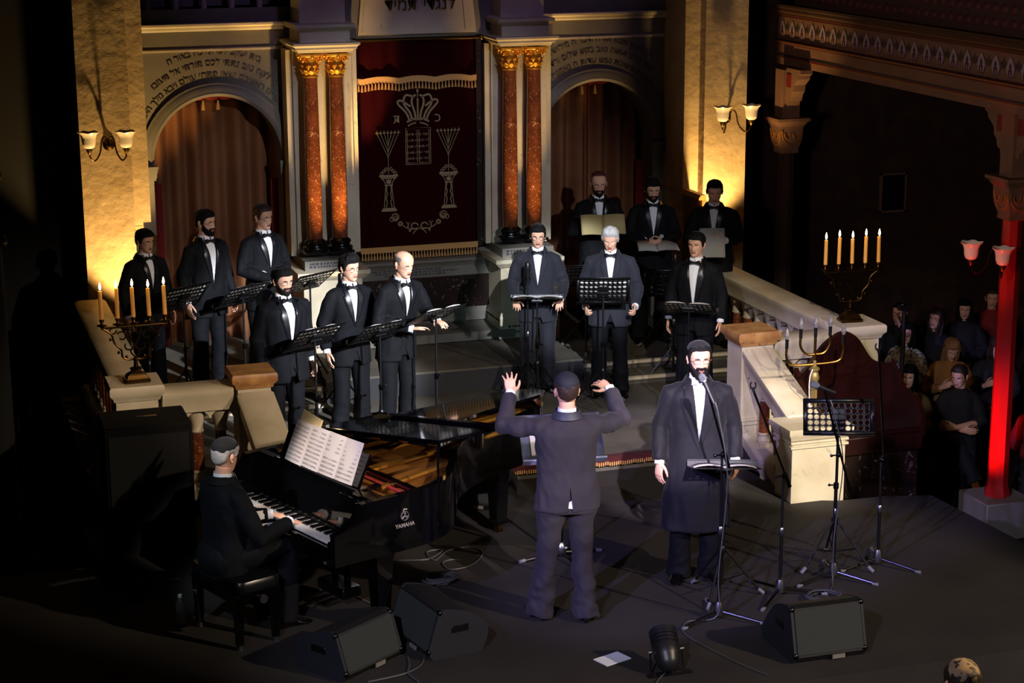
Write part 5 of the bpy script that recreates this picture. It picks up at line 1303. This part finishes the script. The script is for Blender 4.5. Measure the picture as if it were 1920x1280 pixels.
# ================================================================ concert grand piano
PO, PA_ = V((2.605, 11.755, 0)), R(20.5)
pt = thing('grand_piano', 'black concert grand piano with its lid on the short stick and front flap folded back', 'piano', PO, PA_)
PW = Matrix.Translation(PO) @ Matrix.Rotation(PA_, 4, 'Z')
outl = [(p_.x, p_.y) for p_ in catmull([(.30, .07, 0), (.7, .075, 0), (.98, .17, 0), (1.24, .42, 0), (1.49, .72, 0), (1.85, .93, 0), (2.37, 1.07, 0), (2.62, 1.15, 0), (2.74, 1.32, 0), (2.68, 1.52, 0), (2.5, 1.6, 0)], 6)] + [(.30, 1.6)]
def inset(poly, d):
    n = len(poly); out = []
    for i in range(n):
        a, b, c = V(poly[i-1]), V(poly[i]), V(poly[(i+1) % n]); t1, t2 = (b-a).normalized(), (c-b).normalized()
        n1, n2 = V((-t1.y, t1.x)), V((-t2.y, t2.x)); m_ = (n1+n2).normalized(); out.append(tuple(b+m_*d/max(m_.dot(n1), .4)))
    return out
inn = inset(outl, .055)
mb = MB(); mb.loft([[(*p, .60) for p in outl], [(*p, 1.0) for p in outl], [(*p, 1.0) for p in inn], [(*p, .70) for p in inn]], cap=False); mb.add([(*p, .61) for p in outl], [list(range(len(outl)))])
# arms beside the keys, keybed, key slip, fallboard
for y0, y1 in ((.07, .125), (1.545, 1.6)):
    mb.prism([(-.02, .60), (.31, .60), (.31, 1.0), (.2, .995), (.14, .9), (.06, .84), (-.02, .82)], y1-y0, frame((0, y1, 0), (1, 0, 0), (0, 0, 1), (0, -1, 0)))
mb.box((.15, .835, .64), (.36, 1.5, .08)); mb.box((-.005, .835, .68), (.03, 1.42, .06)); 
for y in (.16, 1.51): mb.box((.1, y, .71), (.2, .08, .07), bev=.008)
mb.prism([(.205, .70), (.235, .70), (.30, .93), (.285, .955), (.26, .95)], 1.42, frame((0, 1.545, 0), (1, 0, 0), (0, 0, 1), (0, -1, 0)))
mb.box((.36, .835, .955), (.16, 1.42, .03))
mb.obj('case', M['lacquer'], pt, angle=35)
for i in range(52):
    y = .205+(1.465-.205)*(i+.5)/52
    MB().box((.105, y, .722), (.155, .0225, .022), bev=.002).obj('white_key', M['ivory'], pt)
pat = [1, 1, 0, 1, 1, 1, 0]; mbk = 0
for i in range(51):
    if pat[(51-i+4) % 7]:
        y = .205+(1.465-.205)*(i+1)/52; MB().box((.137, y, .738), (.095, .011, .018), bev=.002).obj('black_key', M['lacquer'], pt)
# inside: soundboard, gold plate with ribs, strings, dampers, felt
MB().prism(inn, .01, Matrix.Translation((0, 0, .84))).obj('soundboard', M['soundboard'], pt)
in2 = inset(outl, .10)
pl = MB(); holes_x = [.62, .98, 1.4, 1.8, 2.2]
pl.prism([p for p in inset(outl, .07) if p[0] < .62]+[(.62, 1.5)], .012, Matrix.Translation((0, 0, .90)))
pl.loft([[(*p, .88) for p in inset(outl, .06)], [(*p, .915) for p in inset(outl, .06)], [(*p, .915) for p in inset(outl, .16)], [(*p, .88) for p in inset(outl, .16)]], cap=False)
for y0, y1, x1 in ((.45, .60, 1.3), (.8, 1.0, 2.1), (1.1, 1.35, 2.55)): pl.tube([(.6, y0, .93), (x1, y1, .93)], (.02, .03), 8)
for x, y in ((.5, .3), (.5, .75), (.5, 1.2), (.75, .2), (1.0, .32)): pl.lathe([(.03, .91), (.03, .93), (.012, .93), (.012, .935)], (x, y, 0), 12)
pl.obj('gold_plate', M['plate'], pt)
st = MB()
for i in range(90):
    y = .2+1.3*i/90; x1 = .95+1.55*(i/90)**.8; st.add([(.5, y-.0012, .925), (.5, y+.0012, .925), (x1, y+.05+.0012, .925), (x1, y+.05-.0012, .925)], [(0, 1, 2, 3)])
o = st.obj('strings', mat('string_copper', '9a6a3a', .35, metal=1), pt); o['kind'] = 'stuff'
dm = MB().box((.72, .8, .955), (.05, 1.35, .03)); dm.obj('damper_rail', M['lacquer'], pt)
MB().box((.66, .8, .935), (.03, 1.3, .012)).tube([(1.5, .82, .93), (1.9, 1.0, .93), (2.4, 1.15, .93)], (.03, .008), 6).obj('red_felt', M['felt'], pt)
MB().box((.49, .8, .928), (.1, 1.35, .01)).obj('tuning_pin_block', M['soundboard'], pt)
pm = MB()
for i in range(90):
    for k in range(2): pm.tube([(.45+.04*k, .2+1.3*i/90, .93), (.45+.04*k, .2+1.3*i/90, .955)], .004, 5)
o = pm.obj('tuning_pins', M['darksteel'], pt); o['kind'] = 'stuff'
# music desk
A = frame((.35, .835, .985), (0, -1, 0), (math.sin(.42), 0, math.cos(.42)))
d = MB(); d.T = A; d.box((0, .13, 0), (1.0, .27, .014)).box((0, .0, .03), (1.0, .012, .05)); d.obj('music_desk', M['lacquer'], pt)
MB().box((.47, .835, .975), (.32, .1, .015)).box((.42, 1.3, .975), (.3, .05, .015)).box((.42, .4, .975), (.3, .05, .015)).obj('desk_runner', M['lacquer'], pt)
# lid on the short stick, flap folded back on top
lo = [(p[0], p[1]) for p in inset(outl, -.02) if p[0] > .9]
tb_ = [p for p in lo if p[1] < 1.55]; xl = .86
lidp = [(xl, .06)]+lo+[(xl, 1.62)]
LA = math.radians(9.2)
LT = Matrix.Translation((0, 1.62, 1.012)) @ Matrix.Rotation(-LA, 4, 'X') @ Matrix.Translation((0, -1.62, 0))
l = MB(); l.T = LT; l.prism(lidp, .022); l.obj('lid', M['lacquer'], pt, angle=30)
l = MB(); l.T = LT; l.box((xl+.265, .84, .037), (.53, 1.54, .022), bev=.004).box((xl+.505, .84, .058), (.05, 1.52, .02)); l.obj('lid_flap', M['lacquer'], pt, angle=30)
l = MB(); l.T = LT
for k in range(5): l.tube([(xl, .1+.35*k, .012), (xl, .2+.35*k, .012)], .008, 8)
l.obj('hinge', M['brass'], pt)
pz = (LT @ V((xl+.02, .14, 0))).z
MB().tube([(xl+.02, .14, .99), (xl+.02, .14, pz)], .009, 8).obj('prop_stick', M['lacquer'], pt)
MB().lathe([(.012, .995), (.02, 1.0), (.014, 1.02), (.018, 1.035), (0, 1.045)], (.98, .21, 0), 12).obj('lid_knob', M['brass'], pt)
# legs, lyre
for x, y in ((.45, .24), (.45, 1.42), (2.30, 1.30)):
    o = MB().loft([[(x-q, y-q, z), (x+q, y-q, z), (x+q, y+q, z), (x-q, y+q, z)] for q, z in ((.075, .61), (.08, .58), (.065, .5), (.048, .12), (.055, .1), (.055, .08))]).obj('leg', M['lacquer'], pt)
    MB().tube([(x-.02, y, .035), (x+.02, y, .035)], .035, 14).box((x, y, .07), (.05, .06, .04)).obj('caster', M['brass'], o)
ly = MB()
for dy in (-.1, .1): ly.tube([(.5, .835+dy, .61), (.52, .835+dy*.8, .15)], (.022, .03), 8)
ly.box((.5, .835, .12), (.16, .34, .08), bev=.01).tube([(.75, .835, .6), (.55, .835, .14)], .008, 6); ly.obj('pedal_lyre', M['lacquer'], pt)
for dy in (-.09, 0, .09): MB().tube([(.45, .835+dy, .08), (.38, .835+dy, .07), (.30, .835+dy, .055)], [(.012, .005), (.014, .005), (.022, .006)], 8, up=(0, 1, 0)).obj('pedal', M['brass'], pt)
# the maker's name and round emblem on the side, as in the photograph
M['logo'] = mat('logo_silver', '8a8478', .5, metal=.3); M['print'] = mat('printed_notes', '6c6664', .8)
A = frame((.54, .060, .77), (1, 0, 0), (0, 0, 1), (0, -1, 0)) @ Matrix.Scale(.62, 4)
text_mesh('maker_lettering', 'YAMAHA', .062, M['logo'], A, pt, depth=.001, bold=.0015)
e = MB(); e.T = A
e.tube([(.05*math.cos(2*PI*k/32), .125+.05*math.sin(2*PI*k/32), 0) for k in range(33)], (.005, .002), 6, cap=False)
for k in range(3):
    a = PI/2+k*2*PI/3; c = V((0, .125, 0)); dd = V((math.cos(a), math.sin(a), 0)); nn = V((-dd.y, dd.x, 0))
    e.tube([c, c+dd*.02], .004, 6); 
    for s in (-1, 1): e.tube([c+dd*.018, c+dd*.022+nn*s*.008, c+dd*.046+nn*s*.008], .003, 6)
e.tube([(p_.x, p_.y, 0) for p_ in catmull([(-.02, .178, 0), (-.012, .2, 0), (.0, .205, 0), (.012, .195, 0), (.03, .2, 0)], 4)], .006, 6)
e.obj('emblem', M['logo'], pt)
# sheets on the desk: four pages of print, and cream sheets behind
t = thing('piano_score', 'four white pages of printed music spread along the piano desk', 'sheet music', PO, PA_)
for k in range(4):
    A = frame((.345, 1.24-.215*k-.105, 1.0+.004*k), (0, -1, .02*(k-1.5)), (math.sin(.42), 0, math.cos(.42)))
    q = MB(); q.T = A; rings = []
    for j in range(6): u = j/5; rings.append([((u-.5)*.212, 0, .016+.012*math.sin(PI*u)), ((u-.5)*.212, .30, .016+.012*math.sin(PI*u)+.004*k)])
    q.loft(rings, close=False); q.mi = 1
    for r_ in range(9):
        zz = .02+.03*r_
        if k == 2 and r_ in (4, ): continue
        for m_ in range(3): q.add([(-.085, zz+m_*.0045, .0305), (.085, zz+m_*.0045, .0305), (.085, zz+m_*.0045+.0016, .0305), (-.085, zz+m_*.0045+.0016, .0305)], [(0, 1, 2, 3)])
        rnd = random.Random(k*20+r_)
        for b in range(12):
            x = -.08+b*.0135+rnd.uniform(-.002, .002); q.box((x, zz+rnd.uniform(.0, .012), .031), (.003, .004, .001))
    q.obj('page', [M['paper'], M['print']], t)
t = thing('cream_sheets', 'stack of cream sheets behind the white piano score', 'sheet music', PO, PA_)
A = frame((.375, .98, 1.0), (0, -1, -.12), (math.sin(.42), 0, math.cos(.42)))
q = MB(); q.T = A; q.box((-.12, .2, .022), (.24, .28, .012)); q.obj('sheets', M['paperwarm'], t)
# ---------------------------------------------------------------- bench and pianist
bw = PW @ V((-.36, .80, 0))
t = thing('piano_bench', 'black tufted leather piano bench under the pianist', 'bench', bw, PA_)
b = MB(); rings = []
for z, q in ((.40, 0), (.41, .01), (.46, .012), (.485, 0), (.5, -.04)): rings.append([((.18+q)*math.copysign(abs(math.cos(a))**.35, math.cos(a)), (.32+q)*math.copysign(abs(math.sin(a))**.35, math.sin(a)), z) for a in [2*PI*k/32 for k in range(32)]])
b.loft(rings); b.obj('cushion', mat('black_leather', '0a0b0e', .28), t)
MB().box((0, 0, .36), (.34, .62, .08), bev=.006).obj('frame', M['lacquer'], t)
MB().tube([(0, -.3, .36), (0, -.36, .36)], .012, 8).tube([(0, -.36, .36), (0, -.375, .36)], .03, 14).obj('height_knob', M['chrome'], t)
for x in (-.14, .14):
    for y in (-.27, .27):
        o = MB().loft([[(x-q, y-q, z), (x+q, y-q, z), (x+q, y+q, z), (x-q, y+q, z)] for q, z in ((.03, .33), (.02, .03))]).obj('leg', M['lacquer'], t)
        MB().lathe([(.024, .0), (.024, .03), (.018, .035)], (x, y, 0), 10).obj('foot_cap', M['chrome'], o)
pr_ = PW @ V((-.44, .80, 0)); seated = lambda sx: dict(hip=(sx*.1, .0, .93), kn=(sx*.13, -.45, .95), an=(sx*.13, -.40, .42), toe=(sx*.1, -1, 0))
person('pianist in a dark suit and black skullcap seated at the keyboard', (pr_.x, pr_.y, -.335), R(90+20.5), 1.74, lean=.04, head=(.32, .22, 0), lapel='suit', style='short', hair='hairgrey', cap=(1.05, capk), seat=True, hem=.80, legs={1: seated(1), -1: seated(-1)}, wd=1.08, tie=False,
       armR=dict(el=(-.27, -.13, 1.10), wr=(-.12, -.46, 1.115), hd=(.05, -1, -.3), pn=(0, -.2, -1), th=(1, 0, 0), curl=.7, spread=.35), armL=dict(el=(.27, -.13, 1.10), wr=(.10, -.45, 1.115), hd=(-.05, -1, -.3), pn=(0, -.2, -1), th=(-1, 0, 0), curl=.7, spread=.35), seed=21, vox=.006)

# ================================================================ things on the stage floor
def wedge(label, back_l, back_r, h=.36, dep=.52, zf=0, tilt=0):
    """floor monitor: back panel between two floor points (photo positions), curved body going away from it"""
    a, b = onz(*back_l, zf), onz(*back_r, zf); d = (b-a); w_ = d.length; x = d.normalized(); y = V((-x.y, x.x, 0)); c = (a+b)/2
    t = thing('floor_monitor', label, 'loudspeaker', c, math.atan2(x.y, x.x))
    side = [(0.02, .0), (-.02, .05), (.07, h), (.12, h+.01)] + [(p_.x, p_.y) for p_ in catmull([(.16, h, 0), (.30, h*.86, 0), (.43, h*.5, 0), (dep, .06, 0)], 5)] + [(dep-.03, 0)]
    MB().prism(side, w_-.03, frame((-w_/2+.015, 0, 0), (0, 1, 0), (0, 0, 1), (1, 0, 0))).obj('cabinet', M['cabinet'], t, angle=25)
    side2 = [(p_[0]*1.0-.002, p_[1]+.004*(p_[1] > .01)) for p_ in side]
    for s_ in (-1, 1):
        o = MB().prism(side2, .016, frame((s_*(w_/2-.008)-.008, 0, 0), (0, 1, 0), (0, 0, 1), (1, 0, 0))).obj('side_panel', M['cabinet2'], t, angle=25)
        MB().box((s_*w_/2, .22, h*.58), (.01, .13, .05), bev=.004).obj('handle_slot', M['blackstone'], o)
        for yy, zz in ((-.012, .06), (.075, h-.01)): MB().ball((s_*(w_/2-.012), yy, zz), (.022, .016, .022), 10, 8).obj('corner_guard', M['darksteel'], o)
    A = frame((0, -.0155+.0, .05), (1, 0, 0), V((0, .09, h-.05)).normalized()); q = MB(); q.T = A; hh = math.hypot(.09, h-.05)
    q.box((0, hh*.5, .006), (w_-.05, hh-.03, .012)); q.obj('grille', M['grille'], t)
    q = MB(); q.T = frame((0, -.0, .0), (1, 0, 0), (0, -.04*0, 1)); q.box((.06, .028, .016), (.09, .028, .01)); q.obj('input_plate', M['logo'], t)
    return t, PI
M['cabinet'] = mat('black_cabinet', '0e0e10', .6, bump=.1, bscale=200); M['cabinet2'] = mat('cabinet_side', '1c1d22', .6); M['grille'] = mat('grille_cloth', '2c302c', .85, bump=.25, bscale=500)
wedge('floor monitor at the front left facing the pianist, its grille towards the lower right', (645, 1281), (751, 1230), .31, .44)
wedge('rounded floor monitor behind the front left one, facing the conductor', (735, 1185), (808, 1240), .33, .42)
wedge('floor monitor at the front right facing the soloist', (1487, 1246), (1622, 1228), .36, .52)
wedge('floor monitor standing under the tail of the piano', (832, 948), (938, 960), .30, .4)
# stage lamp
c = onz(1254, 1262, 0)
t = thing('stage_lamp', 'black round stage lamp lying at the front edge and pointing up at the soloist', 'lamp', (c.x, c.y, 0)); t.scale = (.88,)*3
Rl = Matrix.Translation((0, .06, .16)) @ Matrix.Rotation(R(-10), 4, 'Z') @ Matrix.Rotation(R(-52), 4, 'X')
q = MB(); q.T = Rl; q.lathe([(.0, -.17), (.03, -.168), (.06, -.15), (.085, -.11), (.095, -.06), (.1, -.05), (.1, .0), (.104, .005), (.104, .02), (.1, .025), (.1, .12), (.106, .125), (.106, .16), (.1, .16), (.09, .02), (.02, -.1)], n=28); q.obj('can', M['blacksatin'], t, angle=35)
q = MB(); q.T = Rl; 
for z in (.04, .07, .1): q.tube([(.1015*math.cos(2*PI*k/28), .1015*math.sin(2*PI*k/28), z) for k in range(29)], .003, 6, cap=False)
q.obj('cooling_ribs', M['darksteel'], t)
for s_ in (-1, 1): MB().tube([(s_*.11, .06, .16), (s_*.14, .06, .16)], .012, 8).obj('yoke_knob', M['chrome'], t)
MB().tube([(-.125, .06, .16), (-.13, .03, .02), (-.12, 0, .012), (.12, 0, .012), (.13, .03, .02), (.125, .06, .16)], .007, 6).box((0, -.02, .006), (.34, .06, .012)).obj('yoke', M['black'], t)
cable('supply cable trailing from the round stage lamp', [(1248, 1262), (1236, 1272), (1225, 1290)])
# sheet of paper, dropped
c = onz(1148, 1236, 0)
MB().box((0, 0, .004), (.21, .14, .006)).obj('paper_sheet', M['shirt'], None, (c.x, c.y, 0), .35, label='folded white paper lying on the stage floor at the front', cat='paper')
# loudspeaker cabinet at the left
c = onY(270, 765, 14.25)
t = thing('loudspeaker', 'tall black loudspeaker cabinet left of the pianist', 'loudspeaker', (1.66, 14.4, -.9), .0)
MB().box((0, 0, .96), (.66, .5, 1.92), bev=.012).obj('cabinet', mat('black_tolex', '0a0909', .9, spec=.2), t); MB().box((0, -.255, .95), (.6, .012, 1.8)).obj('grille', mat('black_grille', '060607', .9), t)
MB().box((.02, 0, 1.924), (.16, .04, .008)).obj('top_handle', M['blackstone'], t)
# bottles
def bottle(label, p, h=.22):
    t = thing('water_bottle', label, 'bottle', p)
    MB().lathe([(.03, 0), (.033, .01), (.033, h*.3), (.029, h*.36), (.033, h*.42), (.033, h*.65), (.015, h*.86), (.013, h*.92)], n=16).obj('body', M['bulb'], t); MB().lathe([(.015, h*.91), (.015, h)], n=12).obj('cap', M['shirt'], t)
bottle('clear water bottle beside the loudspeaker, behind the pianist', (onz(356, 905, .0)))
bottle('clear water bottle on the dark floor at the lower left', (onz(340, 1170, .0)))
# red stage light by the white pedestal
c = onz(1652, 915, -.25)
t = thing('red_uplight', 'small red glowing stage light on the hall floor by the dark marble plinth', 'lamp', (8.28, 14.25, -.9))
MB().lathe([(.07, .4), (.075, .5), (.09, .52), (.09, .56), (.08, .56), (.07, .52)], n=20).tube([(0, 0, 0), (0, 0, .42)], .02, 8).box((0, 0, .01), (.2, .2, .02)).obj('housing', M['black'], t)
for k in range(5): MB().ball((.05*math.cos(k*1.26), .05*math.sin(k*1.26), .555), (.018, .018, .012), 8, 6).obj('light_cell', mat('red_glow', 'ff2010', .4, emit=('ff1a08', 6)), t)
# ================================================================ audience on the right
dk = mat('dark_dress', '0e0d0f', .85); must = mat('mustard_wool', '8a5a22', .9, bump=.2, bscale=90); beige = mat('beige_knit', '9a8c70', .9); redtop = mat('red_top', '7a1010', .85); navy = mat('navy_cloth', '14161f', .85); pattern = mat('patterned_cloth', '1a1a1c', .8, vary='d8d4cc', vscale=30)
M.update(dk=dk, must=must, beige=beige, redtop=redtop, navy=navy, pattern=pattern, brownshoe=mat('tan_shoe', '8a4a20', .5))
def sit(sx, cross=False):
    if cross and sx < 0: return dict(hip=(-.1, 0, .92), kn=(-.02, -.46, 1.04), an=(.18, -.62, .68), toe=(.2, -1, -.2))
    return dict(hip=(sx*.1, 0, .92), kn=(sx*.11, -.46, .93), an=(sx*.12, -.42, .50), toe=(sx*.1, -1, 0))
def seated_woman(label, px, py, rz, top, hair, ztop=.36, armL=None, armR=None, cross=False, headr=(0, .1, 0), style='long', skin='flesh', glasses=None, H=1.65, seed=1, shoes='shoe', trous='dk', **kw):
    p = onz(px, py, ztop); hz = ztop-H/1.78*1.785
    al = dict(el=(.25, -.02, 1.15), wr=(.08, -.27, 1.02), hd=(-.9, -.3, 0), pn=(0, 0, -1), th=(0, -1, .2), curl=.5); ar = dict(al, el=(-.25, -.02, 1.15), wr=(-.08, -.25, 1.05), hd=(.9, -.3, 0))
    person(label, (p.x, p.y, hz), rz, H, wd=.88, head=headr, style=style, hair=hair, glasses=glasses, suit=top, v=None, tie=False, shirt=None, trous=trous, seat=True, hem=.84, legs={1: sit(1), -1: sit(-1, cross)}, armL=armL or al, armR=armR or ar, skin=skin, seed=seed, vox=.009, shoes=shoes, **kw)
    return p, hz
AZ = R(-35)
ca = dict(el=(.24, -.06, 1.16), wr=(-.05, -.24, 1.13), hd=(-1, -.1, 0), pn=(0, 1, 0), th=(0, 0, 1), curl=.4); cb = dict(el=(-.24, -.06, 1.16), wr=(.05, -.21, 1.10), hd=(1, -.1, 0), pn=(0, 1, 0), th=(0, 0, 1), curl=.4)
seats = []
seats.append(seated_woman('woman in black with folded arms and crossed legs, in front by the red column', 1803, 680, R(-30), 'dk', 'hairbrown', .34, armL=ca, armR=cb, cross=True, headr=(-.4, .25, 0), style='short', seed=31, shoes='brownshoe', trous='navy', sleeve=.25))
ph = dict(el=(-.25, -.05, 1.15), wr=(-.1, -.28, 1.25), hd=(.6, -.5, .5), pn=(0, 1, 0), th=(.2, .3, .9), curl=1.0)
seats.append(seated_woman('fair-haired woman in a mustard shawl looking down, behind the woman in black', 1783, 628, R(-25), 'must', 'hairblond', .36, headr=(.2, .5, 0), armR=ph, seed=32))
seats.append(seated_woman('dark-haired woman in glasses half hidden by the tall thin stand', 1703, 603, R(-60), 'pattern', 'hairblack', .40, headr=(.15, 0, 0), glasses='rect', seed=33))
seats.append(seated_woman('long-haired woman in glasses gazing up to the left in the middle of the audience', 1757, 578, R(-62), 'dk', 'hairbrown', .40, headr=(.0, -.12, 0), glasses='rect', seed=34))
seats.append(seated_woman('dim-lit woman with a fringe at the back of the audience', 1810, 558, R(-30), 'dk', 'hairblack', .42, seed=35))
seats.append(seated_woman('listener in the shadow at the back, beside the red column', 1862, 538, R(-30), 'redtop', 'hairbrown', .42, style='short', seed=36))
seats.append(seated_woman('woman with her hand at her chin, head bowed, just left of the red column', 1868, 625, R(-30), 'dk', 'hairbrown', .38, headr=(.3, .45, 0), armR=ph, seed=37))
seats.append(seated_woman('woman in a beige knitted top with her face in shadow beside the tall stand', 1706, 682, R(-40), 'beige', 'hairblack', .30, headr=(0, .1, 0), seed=38))
seats.append(seated_woman('listener holding small opera glasses, far left of the audience', 1688, 566, R(-50), 'dk', 'hairblack', .42, style='short', headr=(0, .0, 0), armL=dict(el=(.27, -.18, 1.2), wr=(.08, -.2, 1.56), hd=(-.4, -.2, .7), pn=(0, .8, 0), th=(-.6, 0, .5), curl=.9), seed=39))
seats.append(seated_woman('person in a red top partly hidden behind the red column', 1955, 720, R(-30), 'redtop', 'hairbrown', .34, style='short', seed=40))
for i, (p, hz) in enumerate(seats):
    labs = ('under the woman in black', 'under the woman in the mustard shawl', 'under the woman in glasses by the thin stand', 'under the long-haired woman in glasses', 'under the woman with a fringe', 'at the back beside the red column', 'under the woman with bowed head by the red column', 'under the woman in beige', 'under the listener with opera glasses', 'behind the red column')
    t = thing('audience_chair', 'dark audience chair ' + labs[i], 'chair', (p.x, p.y, -.9), R(-32), group='chairs of the audience in the dark aisle')
    zs_ = hz+.9+.76
    MB().box((0, .02, zs_), (.42, .42, .05), bev=.01).obj('seat', M['riser'], t)
    b_ = MB().box((0, .26, zs_+.3), (.42, .035, .34), bev=.01); b_.obj('backrest', M['riser'], t)
    for x in (-.18, .18):
        for y in (-.16, .25): MB().box((x, y, zs_/2), (.03, .03, zs_)).obj('leg', M['black'], t)
# people in the dark on the left and at the front edge
p = onz(172, 838, .20)
person('grey-haired person seated in the dark at the left edge, head bowed', (p.x, p.y, .20-1.66), R(30), 1.66, head=(.2, .6, 0), style='short', hair='hairmix', suit='dk', v=None, tie=False, shirt=None, trous='dk', seat=True, hem=.84, legs={1: sit(1), -1: sit(-1)}, seed=41, vox=.01)
t = thing('audience_chair', 'dark chair of the grey-haired person at the left edge', 'chair', (p.x, p.y, -.9), R(30))
MB().box((0, .02, .22), (.42, .42, .05)).obj('seat', M['riser'], t); MB().box((0, .26, .5), (.42, .04, .4)).obj('backrest', M['riser'], t)
for x in (-.18, .18):
    for y in (-.16, .25): MB().box((x, y, .1), (.03, .03, .2)).obj('leg', M['black'], t)
r_ = ray(1808, 1232).normalized(); p = V((0, 0, CAMZ))+r_*9.55
person('spectator in a pale skullcap seen from above at the lower right corner', (p.x, p.y, p.z-1.74), R(160), 1.72, head=(0, .1, 0), style='low', hair='hairbrown', cap=(.95, mat('tan_cap', 'b08850', .8, vary='8a7a6a', vscale=14)), suit='dk', v=None, tie=False, shirt=None, trous='dk', seed=42, vox=.009)
S(MB().box((p.x+.2, p.y, (p.z-1.74-.9)/2), (1.6, 1.0, p.z-1.74+.9)), 'floor_front_riser', M['hall'])
